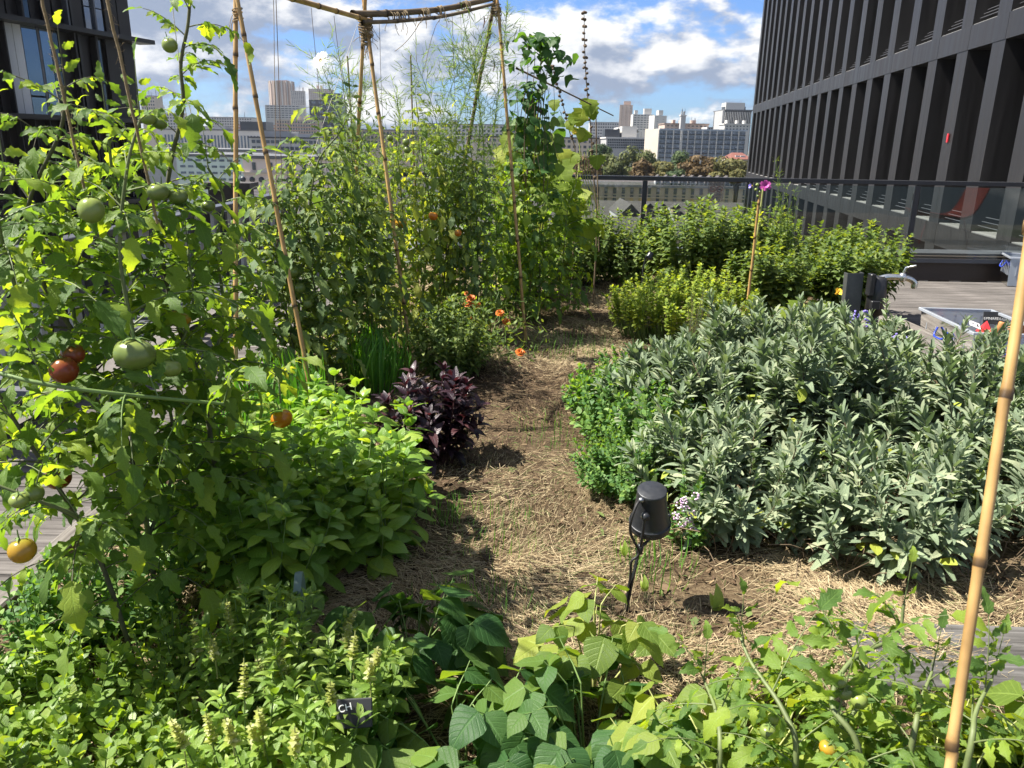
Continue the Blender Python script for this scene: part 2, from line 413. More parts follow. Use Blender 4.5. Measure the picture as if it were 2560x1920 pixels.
def soil():
    """bed of earth under the mulch, gently uneven"""
    m, nt, N, L = nodes('mulched_soil')
    out = N.new('ShaderNodeOutputMaterial'); b = N.new('ShaderNodeBsdfPrincipled'); L.new(b.outputs[0], out.inputs[0])
    tc = N.new('ShaderNodeTexCoord')
    n1 = N.new('ShaderNodeTexNoise'); n1.inputs['Scale'].default_value = 2.2; n1.inputs['Detail'].default_value = 5; L.new(tc.outputs['Object'], n1.inputs['Vector'])
    n2 = N.new('ShaderNodeTexNoise'); n2.inputs['Scale'].default_value = 70; n2.inputs['Detail'].default_value = 6; n2.inputs['Roughness'].default_value = .75; L.new(tc.outputs['Object'], n2.inputs['Vector'])
    r = N.new('ShaderNodeValToRGB'); e = r.color_ramp.elements
    e[0].position = .36; e[0].color = (.018, .011, .007, 1); e[1].position = .66; e[1].color = (.22, .17, .1, 1); q = e.new(.5); q.color = (.085, .06, .036, 1)
    mx = N.new('ShaderNodeMath'); mx.operation = 'MULTIPLY_ADD'; L.new(n1.outputs['Fac'], mx.inputs[0]); mx.inputs[1].default_value = .5
    ml = N.new('ShaderNodeMath'); ml.operation = 'MULTIPLY'; L.new(n2.outputs['Fac'], ml.inputs[0]); ml.inputs[1].default_value = .5
    L.new(ml.outputs[0], mx.inputs[2]); L.new(mx.outputs[0], r.inputs[0]); L.new(r.outputs[0], b.inputs['Base Color'])
    b.inputs['Roughness'].default_value = .95; b.inputs['Specular IOR Level'].default_value = .1
    bp = N.new('ShaderNodeBump'); bp.inputs['Strength'].default_value = .9; bp.inputs['Distance'].default_value = .01; L.new(n2.outputs['Fac'], bp.inputs['Height']); L.new(bp.outputs[0], b.inputs['Normal'])
    nx, ny = 60, 110
    xs = np.linspace(-1.3, 2.5, nx); ys = np.linspace(.2, 8.0, ny)
    X, Y = np.meshgrid(xs, ys)
    Zt = soil_z(X, Y)
    v = np.stack([X, Y, Zt], -1).reshape(-1, 3)
    i = np.arange(ny-1)[:, None]*nx + np.arange(nx-1)[None, :]
    q = np.stack([i, i+1, i+1+nx, i+nx], -1).reshape(-1, 4)
    tag(obj('garden_soil', mesh_np('garden_soil', v, q, m)), kind='structure')
def soil_z(x, y):
    return .014*np.sin(x*5.1+y*2.3) + .012*np.sin(x*2.2-y*4.7+1.0) + .008*np.sin(x*11+y*9) + .05*np.exp(-((x+.15)**2/.12+(y-4.3)**2/.3))
soil()

# decks of weathered planks either side of the bed, each plank on its own
def deck(name, x0, x1, y0, y1, z, w=.14, gap=.007):
    r = tag(empty(name, ((x0+x1)/2, (y0+y1)/2, z)), kind='structure')
    n = int((y1-y0)/(w+gap))
    for i in range(n):
        yy = y0 + (i+.5)*(w+gap) - (y0+y1)/2
        box('plank', (U(-.004, .004), yy, -.014+U(-.0015, .0015)), (x1-x0, w, .028), M_DECK, r, rot=(0, 0, U(-.0008, .0008)), ch=.003)
deck('wood_deck', 2.84, 8.2, .4, 8.42, -.15)
deck('wood_deck', -2.32, -1.36, .6, 8.3, -.10, .12)

def timber(name, label, c, s, rz, m=M_TIMB, cat='timber'):
    o = box(name, c, s, m, rot=(0, 0, rz), ch=.006); tag(o, label, cat)
    return o
timber('edging_timber', 'wide weathered timber edging the bed beside the tap post', (2.64, 4.9, -.03), (.38, 6.6, .12), .02)
timber('edging_timber', 'grey timber edging the bed along the slatted parapet', (-1.34, 4.2, -.04), (.07, 7.6, .16), 0)
timber('loose_board', 'grey weathered board lying on straw below the bamboo cane', (1.72, 1.60, .008), (1.75, .26, .05), -.03, M_TIMBX, 'board')

# ---------------------------------------------------------------- glass guard rail across the end of the terrace
def guard():
    y, zt = 8.5, .885
    t = thing('glass_guard_rail', 'dark steel guard rail with glass panes at the terrace end', 'railing', (2.4, y, -.15))
    L0, L1 = -3.9, 5.0
    box('top_rail', ((L0+L1)/2, 0, zt+.15-.02), (L1-L0, .06, .045), M_STEELD, t, ch=.004)
    posts = [-3.83, -1.03, 1.85, 4.75]
    for px in posts:
        p = box('post', (px, 0, (zt+.15-.045)/2), (.05, .03, zt+.15-.045), M_STEELD, t, ch=.003)
        box('base_plate', (0, 0, -(zt+.105)/2+.006), (.1, .09, .012), M_STEELD, p)
    for a, b in zip(posts[:-1], posts[1:]):
        box('glass_pane', ((a+b)/2, 0, .60), (b-a-.07, .012, .75), M_GLASS, t)
        box('bottom_rail', ((a+b)/2, 0, .2), (b-a-.05, .035, .04), M_STEEL, t)
    # printed no smoking notice stuck to the glass
    s = empty('notice', (1.78+.02-2.4+.62-.05, -.012, .80), 0, t)
    return t, s
GR, NOTICE = guard()
def notice():
    # real place on the pane: seen between the second and third post
    P = A(1790, 478, 8.487)
    NOTICE.location = (P[0]-2.4, -.014, P[2]+.15)
    mp = glass_mat('frosted_notice_film', (.86, .84, .82), .3, 1.3, .28, (.62, .54, .48))
    mr = mat('notice_print_red', (.16, .06, .05), .6)
    mk = mat('notice_print_dark', (.09, .075, .07), .6)
    box('film', (0, 0, 0), (.165, .002, .2), mp, NOTICE)
    def ring(cx, cz, r, w):
        k = 28; an = np.arange(k)*2*math.pi/k
        v = [(cx+rr*math.cos(a), yy, cz+rr*math.sin(a)) for yy in (-.0022, -.0032) for rr in (r, r-w) for a in an]
        q = []
        for j in range(k):
            j2 = (j+1) % k
            q += [(2*k+j, 2*k+j2, 3*k+j2, 3*k+j), (j, k+j, k+j2, j2), (j, j2, 2*k+j2, 2*k+j), (k+j2, k+j, 3*k+j, 3*k+j2)]
        return obj('prohibition_ring', mesh_np('ring', v, q, mr, smooth=False), NOTICE)
    for cx in (-.036, .036):
        ring(cx, .022, .031, .005)
        box('slash', (cx, -.0027, .022), (.052, .001, .0045), mr, NOTICE, rot=(0, math.radians(38), 0))
        box('cigarette', (cx, -.0039, .020), (.036, .001, .006), mk, NOTICE)
    for k, (z, w) in enumerate(((.083, .11), (.072, .13), (.062, .06), (-.03, .11), (-.041, .12), (-.06, .11), (-.07, .12), (-.079, .07))):
        box('print_line', (0, -.0025, z), (w, .001, .0035), mk, NOTICE)
notice()

# low brown riser behind the deck and metal ledge beyond it
tag(box('deck_riser', (4.9, 8.62, -.045), (4.6, .05, .27), M_RISER, ch=.004), 'dark brown board riser closing the deck below the guard', 'riser')
t = thing('metal_ledge', 'grey folded metal ledge beyond the guard rail', 'ledge', (3.2, 8.85, -.1))
box('ledge_sheet', (0, 0, .2), (8.6, .34, .02), M_ZINC, t); box('ledge_lip', (0, -.175, .165), (8.6, .012, .09), M_ZINC, t)

# ---------------------------------------------------------------- slatted parapet on the other side
def parapet():
    t = thing('slatted_parapet', 'low parapet of pale and dark upright slats with grey coping', 'parapet', (-2.5, 4.6, -.1))
    box('coping', (0, 0, .74), (.1, 8.2, .04), M_STEEL, t, ch=.004)
    box('base_ledge', (.11, 0, .15), (.34, 8.2, .025), M_ZINC, t, ch=.003)
    for k in range(5): box('ledge_seam', (.11, -3.6+k*1.7, .165), (.34, .012, .006), M_STEELD, t)
    box('plinth', (.0, 0, .07), (.1, 8.2, .135), M_STEELD, t)
    n = 52
    for i in range(n):
        yy = -4.05+i*8.1/(n-1)
        w = .085
        m_ = M_WHITEP if i % 2 == 0 else M_STEELD
        box('slat', (0, yy, .44), (.03, w, .555), m_, t)
    for k in range(5): box('post', (.075, -4+k*2.0, .44), (.05, .05, .555), M_STEELD, t, ch=.003)
parapet()

# ---------------------------------------------------------------- dark office wing on the right
def right_wing():
    e = nrm(V(12.88-7.51, 45.12-11.62, 0)); rz = math.atan2(e[1], e[0])
    t = thing('office_building', 'dark bronze office wing with deep upright fins', 'building', (7.51, 11.62, -27), rz)
    Z0 = 27.0
    FH, BH = 3.47, .40
    S0, S1 = -4.2, 33.9
    n_b = 25; sp = (S1-S0-.5)/(n_b-1)
    tops = [-.15+FH*k for k in (-3, -2, -1, 0, 1, 3)]
    box('core', ((S0+S1)/2, -6.8, (10.4+27-12)/2-13.5+Z0-.0), (S1-S0-.2, 11.9, 10.4+27-12+13), M_DARK, t)
    pw = .52
    plen = sp
    for zt in tops:
        s = S0
        while s < S1-.01:
            l = min(plen, S1-s)
            box('spandrel_panel', (s+l/2, -.40, zt-BH/2+Z0), (l-.012, .8, BH), M_BRONZE, t)
            s += l
    for zt, znext in zip(tops[:-1], tops[1:]):
        h = znext-zt-BH
        for i in range(n_b):
            s = S0+.25+i*sp
            box('fin', (s, -.405, zt+h/2+Z0), (pw, .79, h-.004), M_BRONZE, t)
            if i < n_b-1:
                c = s+sp/2; w = sp-pw-.006
                g = box('window', (c, -.72, zt+h/2+Z0), (w, .02, h-.006), M_BLACKG, t)
                box('window_frame', (w/2-.05, .035, 0), (.07, .05, h-.01), M_ZINC, g)
                box('window_frame', (-w/2+.05, .035, 0), (.05, .05, h-.01), M_STEELD, g)
                box('sill', (c, -.34, zt+.012+Z0), (w, .62, .018), M_SILL, t)
                v, q = merge([tube([(-w/2, -.12-.05*k, .10+.07*k), (w/2, -.12-.05*k, .10+.07*k)], .007, 6) for k in range(3)])
                key = 'guard_bar_mesh'
                if key not in BOXC: BOXC[key] = mesh_np('guard_bars', v, q, M_ZINC)
                obj('guard_bars', BOXC[key], t, (c, 0, zt+Z0+.02))
    fn = V(-e[1], e[0], 0); dd = ray(2371, 345); k_ = np.dot(V(7.51, 11.62, 0)-V(0, 0, 0), fn)/np.dot(dd, fn); P_ = CAM+dd*k_
    box('red_sticker', (float(np.dot(P_-V(7.51, 11.62, 0), e)), .012, P_[2]+Z0), (.06, .02, .16), mat('red_sticker', (.5, .02, .03), .4), t)
right_wing()

# ---------------------------------------------------------------- dark brown building on the left
def left_wing():
    a, b = V(-17.93, 29.48, 0), V(-16.05, 36.3, 0)
    e = nrm(b-a); rz = math.atan2(e[1], e[0])
    n2 = V(e[1], -e[0], 0)
    t = thing('office_building', 'brown black office block with tall mirror windows and ledges', 'building', (a[0], a[1], -27), rz)
    Z0 = 27
    def S(u, v=150):
        d = ray(u, v); k = np.dot(a-CAM, n2)/np.dot(d, n2); return float(np.dot(CAM+d*k-a, e))
    SE = S(354); S0 = -9.0
    box('core', ((S0+SE)/2, 5.4, (14+27)/2), (SE-S0-.05, 10, 14+27), M_BROWN, t)
    lv = [-7.94, -4.68, -1.42, 1.84, 5.08, 8.35, 11.6]
    for z in lv:
        x1 = SE+.45
        box('ledge', ((S0+x1)/2, -.02, z+Z0), (x1-S0, .8, .17), M_DARK, t)
    def fin(u0, u1, k, m_=M_DARK, out=.32):
        s0, s1 = S(u0), S(u1)
        box('fin', ((s0+s1)/2, .37-out/2, (lv[k]+lv[k+1])/2+Z0), (s1-s0, out, lv[k+1]-lv[k]-.18), m_, t)
    def panel(u0, u1, k, m_=M_BROWN, name='cladding_panel', d=.12, h0=0, h1=1, y=.34):
        s0, s1 = S(u0), S(u1); z0, z1 = lv[k]+.09, lv[k+1]-.09
        za, zb = z0+(z1-z0)*h0, z0+(z1-z0)*h1
        return box(name, ((s0+s1)/2, y, (za+zb)/2+Z0), (s1-s0-.01, d, zb-za-.01), m_, t)
    k = 3                     # storey between the two ledges in view
    for (u0, u1) in ((3, 27), (168, 196), (213, 240), (283, 322), (324, 350)): panel(u0, u1, k)
    panel(28, 37, k, M_SKYG, 'window'); panel(38, 58, k, M_CURT, 'window'); panel(59, 79, k, M_CURT, 'window')
    panel(80, 116, k, M_SKYG, 'window', h0=.22); panel(80, 116, k, M_SKYG, 'window', h1=.2)
    panel(117, 123, k, M_ZINC, 'window_frame'); panel(124, 146, k, M_SKYG, 'window')
    panel(147, 166, k, M_BLACKG, 'window', h0=.55); panel(147, 166, k, M_BLACKG, 'window', h0=.2, h1=.53)
    fin(24.5, 28, k); fin(196, 200, k); fin(205, 211, k); fin(248, 253, k)
    panel(254, 270, k, M_BLACKG, 'window', h0=.45); panel(254, 270, k, M_BLACKG, 'window', h1=.43)
    k = 4
    for (u0, u1) in ((20, 48), (52, 78), (108, 132), (137, 160), (164, 188), (202, 236), (290, 320), (322, 350)): panel(u0, u1, k)
    panel(82, 106, k, M_BLACKG, 'window'); panel(241, 261, k, M_SKYG, 'window', h0=.3); panel(263, 284, k, M_SKYG, 'window', h0=.3)
    panel(241, 261, k, M_SKYG, 'window', h1=.29); panel(263, 284, k, M_SKYG, 'window', h1=.29); fin(260, 263.5, k, M_ZINC, .2)
    fin(78, 82, k); fin(132, 136, k); fin(188, 192, k, M_STEEL); fin(196, 201, k)
    for k in (0, 1, 2, 5):
        for i in range(9):
            u0 = 8+i*38
            panel(u0, u0+20, k); fin(u0+20, u0+23, k)
            panel(u0+24, u0+35, k, M_BLACKG if (i+k) % 3 else M_SKYG, 'window')
    for kk in range(6):                                   # bays beyond the picture's edge
        for i in range(5):
            s = S0+1.7*i+.9
            box('cladding_panel', (s-.4, .34, (lv[kk]+lv[kk+1])/2+Z0), (.85, .12, 3.05), M_BROWN, t)
            box('window', (s+.45, .35, (lv[kk]+lv[kk+1])/2+Z0), (.8, .1, 3.05), M_SKYG if (i+kk) % 2 else M_BLACKG, t)
left_wing()

# ---------------------------------------------------------------- the city beyond
WM = {}
def city(name, label, u0, u1, vt, y, wall, win=None, rows=0, cols=0, vb=None, depth=14, yaw=0.0, roof=None, frac=(.55, .5), bands=None, band_m=None, pent=None, group=None, cat='building', margin=.03, gz=-27):
    """block seen between u0 and u1 with its top at vt, standing y metres off; windows set in rows"""
    um = (u0+u1)/2
    p0, p1 = A(u0, vt, y), A(u1, vt, y)
    w = (p1[0]-p0[0])/max(.4, math.cos(yaw))
    if yaw:
        w -= depth*abs(math.tan(yaw))*.0
    top = A(um, vt, y)[2]
    c = (p0[0]+p1[0])/2
    t = thing(name, label, cat, (c, y, gz), yaw, group)
    H = top-gz
    box('wall', (0, depth/2, H/2), (w, depth, H), wall, t)
    if roof is not None: box('roof_edge', (0, depth/2, H+.2), (w+.5, depth+.5, .4), roof, t)
    if pent:
        for (a, b, hh, m_) in pent: box('roof_housing', (w*(a+b)/2-w/2, depth*.5, H+hh/2+.4), (w*(b-a), depth*.4, hh), m_, t)
    if roof is not None and y > 200:
        ra = random.Random(int(u0)); n_ = ra.randint(1, 4)
        for _ in range(n_):
            hh = y*ra.uniform(.004, .01); x_ = ra.uniform(-.42, .42)*w
            box('aerial', (x_, depth*.4, H+hh/2), (y*.0004, y*.0004, hh), M_ZINC, t)
            if ra.random() < .6: box('roof_housing', (ra.uniform(-.4, .4)*w, depth*.5, H+y*.0022+.3), (w*ra.uniform(.05, .12), depth*.3, y*.0045), wall, t)
    if rows:
        bot = A(um, vb, y)[2]
        fh = (top-bot)/rows; cw = w*(1-2*margin)/cols
        for r in range(rows):
            zz = H-(r+.55)*fh
            for q in range(cols):
                xx = -w/2+w*margin+(q+.5)*cw
                box('window', (xx, -.04, zz), (cw*frac[0], .16, fh*frac[1]), win, t)
            if bands: box('floor_band', (0, -.12, zz-fh*.5), (w*1.004, .3, fh*bands), band_m or wall, t)
    return t, w, H
C_CREAM = mat('cream_render', (.4, .35, .29), .85, 0, .1, .25)
C_WHITE = mat('white_render', (.46, .45, .43), .8, 0, .07, .2)
C_GREY2 = mat('roof_gravel_grey', (.11, .115, .125), .85, 0, .15, .4)
C_PINK = mat('pinkish_concrete', (.42, .33, .28), .85, 0, .12, .2)
C_BROWN = mat('brown_concrete', (.27, .2, .165), .85, 0, .15, .15, stretch=(4, 4, .2))
C_GREY = mat('grey_concrete', (.33, .33, .33), .8, 0, .1, .2)
C_BLUE = mat('blue_grey_panel', (.3, .345, .4), .6, 0, .1, .3)
C_DARK = mat('dark_facade', (.03, .034, .042), .3, .1, .2, .4)
C_RED = mat('red_brick_facade', (.36, .17, .12), .85, 0, .12, .3)
C_WIN = mat('city_window_glass', (.05, .06, .075), .12, 0, .35, .35, spec=.7)
C_WINB = mat('city_window_blue', (.09, .12, .16), .12, 0, .35, .3, spec=.7)
C_GGLASS = mat('pale_green_glass', (.42, .5, .46), .12, .2, .1, .3)
C_SLATE = mat('slate_roof', (.052, .045, .042), .75, 0, .25, .8)
C_LIME = mat('limestone', (.5, .41, .29), .9, 0, .16, .5)
C_SHUT = mat('yellow_blind', (.55, .38, .13), .8, 0, .2, .4)
C_TILE = mat('red_tile_roof', (.13, .045, .033), .85, 0, .2, .8)

# far left skyline
def round_tower():
    y = 900; p0, p1 = A(661, 203, y), A(727, 203, y); r = (p1[0]-p0[0])/2; top = A(694, 205, y)[2]
    t = thing('tower_block', 'brown tower block of many upright ribs, tallest on the skyline', 'building', ((p0[0]+p1[0])/2, y+r, -27))
    H = top+27
    lathe('wall', [(r*.93, 0), (r*.93, H), (0.01, H)], C_BROWN, t, 28, smooth=False)
    for k in range(30):
        a = math.pi+ (k+.5)/30*math.pi*1.0
        rr = r*(1.0 if k % 3 else .96)
        box('balcony_rib', (rr*math.cos(a)*.96, rr*math.sin(a)*.96, H*.5+(1.5 if k % 4 else -1)), (1.15, 1.6, H), [C_BROWN, C_GREY, C_BROWN, C_PINK][k % 4], t, rot=(0, 0, a))
    box('roof_housing', (2, 0, H+1.2), (r*.8, r*.6, 2.4), C_RED, t)
round_tower()
city('tower_block', 'white tower with square windows beside the brown tower', 727, 760, 228, 880, C_WHITE, C_WIN, 10, 7, 262, depth=18, yaw=.2, roof=C_WHITE)
city('tower_block', 'pinkish tower with pale top above the dark glass block', 771, 825, 223, 840, C_PINK, C_WHITE, 8, 10, 262, depth=18, roof=C_WHITE, frac=(.6, .55))
city('apartment_slab', 'grey slab with striped balconies in front of the brown tower', 662, 750, 263, 760, C_GREY, C_WIN, 6, 9, 296, depth=16, bands=.3, band_m=C_WHITE, frac=(.7, .4))
city('office_tower', 'black glass block with white uprights behind tomato shoots', 772, 850, 250, 520, C_DARK, C_WINB, 6, 4, 320, depth=20, pent=[(.35, .95, 4, C_DARK)])
t_, w_, H_ = city('apartment_block', 'white block with small square windows low on the skyline', 525, 632, 294, 620, C_WHITE, C_WIN, 5, 16, 326, depth=14, roof=C_GREY2)
city('apartment_slab', 'red brick slab under the grey striped slab', 590, 692, 312, 560, C_RED, C_WHITE, 2, 14, 328, depth=12, frac=(.7, .4))
city('apartment_slab', 'cream slab with rows of small windows beside the black block', 688, 792, 301, 500, C_CREAM, C_WIN, 4, 15, 334, depth=14, roof=C_CREAM, bands=.12, band_m=C_RED)
city('modern_block', 'white modern block with narrow upright windows', 400, 664, 326, 300, C_WHITE, C_WINB, 1, 30, 376, depth=24, roof=C_GREY2, frac=(.5, .62), pent=[(.7, .95, 3, C_DARK)])
city('modern_block', 'white low block with dark strip windows and roof plant', 622, 800, 346, 240, C_WHITE, C_WIN, 2, 14, 378, depth=24, roof=C_DARK, frac=(.75, .5), pent=[(.1, .5, 1.6, C_GREY), (.6, .8, 1.0, C_WHITE)])
city('glass_hall', 'pale green glass hall behind the tomato leaves', 440, 608, 392, 130, C_GGLASS, C_WINB, 4, 8, 455, depth=20, roof=C_GREY2, frac=(.62, .35))
city('low_roof_block', 'long grey zinc roof block beyond the glass hall', 330, 640, 376, 190, C_GREY, C_WIN, 2, 26, 395, depth=20, roof=C_GREY2, frac=(.6, .5))
t_, w_, H_ = city('house', 'pinkish white house with round vents below its parapet', 606, 830, 398, 105, mat('pinkish_render', (.58, .5, .46), .85, 0, .08, .3), C_WIN, 1, 5, 432, depth=12, roof=C_GREY2, frac=(.2, .55))
zc = A(700, 450, 105)[2]+27
box('string_course', (0, -.15, A(700, 433, 105)[2]+27), (w_+.3, .35, .22), C_CREAM, t_)
for uu in (608, 631, 654, 722, 745):
    xx = A(uu, 450, 105)[0]-A(718, 398, 105)[0]
    lathe('round_vent', [(.01, .12), (.34, .12), (.36, .0), (.36, -.1)], C_DARK, t_, 18, (xx, -.05, zc), (math.pi/2, 0, 0))
t_ = thing('wire_fence', 'zigzag wire fence in front of the round vents', 'fence', (A(690, 470, 60)[0], 60, -27))
zf = A(690, 462, 60)[2]+27
zz = [(-3.2+i*.32, 0, zf-.32 if i % 2 else zf+.1) for i in range(24)]
obj('zigzag_wire', mesh_np('wire', *tube(zz, .02, 4), M_ZINC), t_)
for k in range(3): tube_obj('rail_wire', [(-3.4, 0, zf-.32-.22*k), (4.4, 0, zf-.32-.22*k)], .018, M_ZINC, t_, 4)
for k in range(7): tube_obj('post', [(-3.3+k*1.25, 0, 0), (-3.3+k*1.25, 0, zf)], .03, M_ZINC, t_, 5)
city('parapet_block', 'dark stone parapet block below the round vents', 520, 618, 474, 48, C_SLATE, depth=1.2, roof=C_SLATE)
city('tower_block', 'beige tower half hidden at the brown building corner', 350, 386, 240, 640, C_CREAM, C_WIN, 7, 6, 300, depth=14, roof=C_GREY2)
city('apartment_block', 'pale block between the brown building and tomato top', 386, 445, 283, 560, C_WHITE, C_WIN, 5, 8, 320, depth=14, roof=C_CREAM)
city('apartment_block', 'long pale block behind the feathery cosmos', 830, 1060, 326, 300, C_CREAM, C_WIN, 4, 22, 372, depth=16, roof=C_GREY2, bands=.1)
city('apartment_block', 'low white block glimpsed between cosmos and bean vine', 1040, 1330, 312, 420, C_WHITE, C_WIN, 5, 26, 360, depth=16, roof=C_SLATE)
city('apartment_block', 'grey zinc roofed block behind the cucumber vine', 1180, 1520, 345, 260, C_CREAM, C_WIN, 3, 24, 385, depth=16, roof=C_SLATE)
# right of the vines
city('tower_block', 'narrow pink brown tower, tallest right of the bean vines', 1550, 1582, 262, 780, C_PINK, C_BROWN, 16, 3, 318, depth=14, yaw=-.12, pent=[(.3, .85, 3.0, C_PINK)], frac=(.25, .4))
city('apartment_block', 'white block with dark window strips beside the pink tower', 1583, 1636, 286, 700, C_WHITE, C_WIN, 7, 6, 326, depth=14, pent=[(.55, .9, 4.5, C_WHITE), (.1, .25, 3, C_GREY)], frac=(.7, .35))
city('apartment_block', 'plain white block right of the striped white block', 1636, 1668, 289, 690, C_WHITE, C_GREY, 6, 2, 325, depth=14, yaw=.25, pent=[(.5, .85, 4, C_GREY)], frac=(.3, .3))
city('apartment_slab', 'hazy grey slab of balconies left of the pink tower', 1475, 1550, 306, 900, C_GREY, C_WIN, 5, 12, 345, depth=16, bands=.25, band_m=C_WHITE, roof=C_GREY2)
city('modern_block', 'blue grey block of small dark windows behind green trees', 1516, 1624, 347, 240, C_GREY, C_WIN, 4, 22, 372, depth=16, roof=C_WHITE, frac=(.7, .6), pent=[(.0, .35, 2.3, C_DARK), (.4, .75, 3.2, C_WHITE)])
def wavy():
    y = 330; p0, p1 = A(1538, 330, y), A(1598, 330, y); zt = A(1568, 326, y)[2]
    t = thing('wavy_roof_hall', 'white hall with a wavy curved roof', 'building', ((p0[0]+p1[0])/2, y, -27)); w = p1[0]-p0[0]
    box('wall', (0, 6, (zt+27)/2-.6), (w, 12, zt+27-1.2), C_WHITE, t)
    n = 24; v = []
    for i in range(n+1):
        x = -w/2+w*i/n; z = zt+27-.2+1.2*math.sin(i/n*math.pi*4)**2*1.1
        v += [(x, -.8, z), (x, 12, z), (x, -.8, z-.5), (x, 12, z-.5)]
    q = []
    for i in range(n):
        b = i*4; q += [(b, b+4, b+5, b+1), (b+2, b+3, b+7, b+6), (b, b+2, b+6, b+4)]
    obj('wavy_roof', mesh_np('wavy', v, q, C_WHITE), t)
wavy()
# the wide office with the dark window grid and lit gable
def office():
    y = 210; p0, p1 = A(1648, 325, y), A(1866, 325, y); w = p1[0]-p0[0]; top = A(1757, 327, y)[2]; H = top+27
    t = thing('office_slab', 'wide blue grey office slab with dark window grid and blank cream gable', 'building', ((p0[0]+p1[0])/2, y, -27))
    box('wall', (0, 8, H/2), (w, 15.8, H), C_BLUE, t)
    g = A(1622, 330, y)[0]-p0[0]
    # blank gable wall turned to the left
    v = [(-w/2, -.1, 0), (-w/2+g, 6, 0), (-w/2+g, 6, H+.3), (-w/2, -.1, H+.3), (-w/2, 15.8, 0), (-w/2, 15.8, H+.3)]
    obj('gable_wall', mesh_np('gable', v, [(1, 0, 3, 2), (3, 5, 5, 2)][:1], C_CREAM, smooth=False, tris=[(2, 3, 5)]), t)
    box('roof_edge', (.2, 7.9, H+.2), (w+.2, 16.2, .4), C_BLUE, t)
    fh = (top-A(1757, 398, y)[2])/6; nc = 24; cw = w/nc
    for r in range(6):
        zz = H-(r+.55)*fh
        for c in range(nc):
            xx = -w/2+(c+.5)*cw
            f = box('window', (xx, -.03, zz+fh*.1), (cw*.74, .12, fh*.5), C_WINB, t)
            if (r*7+c*3) % 4 == 0: box('blind', (cw*.1, -.07, fh*.1), (cw*.4, .03, fh*.28), C_BLUE, f)
        box('sill_band', (0, -.05, zz-fh*.27), (w, .16, fh*.14), C_DARK, t)
    for c in range(nc+1):
        if c % 2 == 0: box('pilaster', (-w/2+c*cw, -.12, H/2), (.28, .3, H), C_WHITE, t)
    box('downpipe', (-w/2+6.3*cw, -.2, H/2), (.45, .4, H), C_WHITE, t)
office()
city('apartment_block', 'brown roofed block rising over the wide office slab', 1662, 1772, 311, 330, C_PINK, C_WIN, 2, 10, 326, depth=14, roof=C_BROWN, frac=(.5, .35))
city('roof_chimney', 'grey square chimney stack over the office slab roof', 1703, 1715, 290, 325, C_GREY, depth=2.5, roof=C_WHITE, cat='chimney')
city('apartment_block', 'pale low block between chimney and dark striped block', 1768, 1826, 318, 320, C_WHITE, C_WIN, 1, 8, 326, depth=12, frac=(.4, .4))
t_, w_, H_ = city('office_tower', 'dark striped block with white plant room beside the bronze wing', 1812, 1880, 277, 300, C_DARK, C_DARK, 0, 0, depth=16, roof=C_GREY2, pent=[(.15, .85, 2.6, C_WHITE)])
for k in range(16): box('white_stripe', (-w_/2+(k+.5)*w_/16, -.1, H_-4.2), (.22, .25, 7.6), C_WHITE, t_)
box('grey_side', (-w_/2-.35, 6, H_/2), (.7, 12, H_), C_GREY, t_)
city('house', 'small white house below the dark striped block', 1812, 1875, 312, 290, C_WHITE, C_WIN, 2, 7, 326, depth=8, roof=C_WHITE, frac=(.4, .4))
def tiled():
    y = 185; p0, p1 = A(1826, 398, y), A(1880, 398, y); zt, zb = A(1850, 382, y)[2]+27, A(1850, 398, y)[2]+27; w = p1[0]-p0[0]
    t = thing('house', 'house with red tiled hip roof behind the brown trees', 'building', ((p0[0]+p1[0])/2, y, -27))
    box('wall', (0, 4, zb/2), (w*.96, 8, zb), C_CREAM, t)
    v = [(-w/2, -.5, zb), (w/2, -.5, zb), (w/2, 8.5, zb), (-w/2, 8.5, zb), (-w/4, 4, zt), (w/4, 4, zt)]
    obj('roof', mesh_np('hip', v, [(0, 1, 5, 4), (2, 3, 4, 5)], C_TILE, smooth=False, tris=[(1, 2, 5), (3, 0, 4)]), t)
    for k in (-1, 1): box('skylight', (k*w*.12, 1.2, zb+(zt-zb)*.42), (1.0, .6, .4), C_WHITE, t)
tiled()

def gable_prism(w, d, h, m_, over=.0):
    x = w/2; v = [(-x, 0, 0), (x, 0, 0), (x, d, 0), (-x, d, 0), (-x, d/2, h), (x, d/2, h)]
    return mesh_np('roof', v, [(0, 1, 5, 4), (2, 3, 4, 5), (0, 3, 2, 1)], m_, smooth=False, tris=[(1, 2, 5), (3, 0, 4)])
def front_gable(w, d, h, m_):
    x = w/2; v = [(-x, 0, 0), (x, 0, 0), (0, 0, h), (-x, d, 0), (x, d, 0), (0, d, h)]
    return mesh_np('gable_roof', v, [(0, 2, 5, 3), (1, 4, 5, 2), (0, 3, 4, 1)], m_, smooth=False, tris=[(0, 1, 2)])
def dormer(t, x, y, z, s, wall=C_LIME, roof=C_SLATE):
    d = box('dormer', (x, y+s*.5, z+s*.45), (s*.75, s*1.2, s*.9), wall, t)
    box('window', (0, -s*.6-.02, -.02), (s*.45, .06, s*.6), C_WIN, d)
    obj('dormer_roof', front_gable(s*1.05, s*1.5, s*.45, roof), d, (0, -s*.75, s*.452))
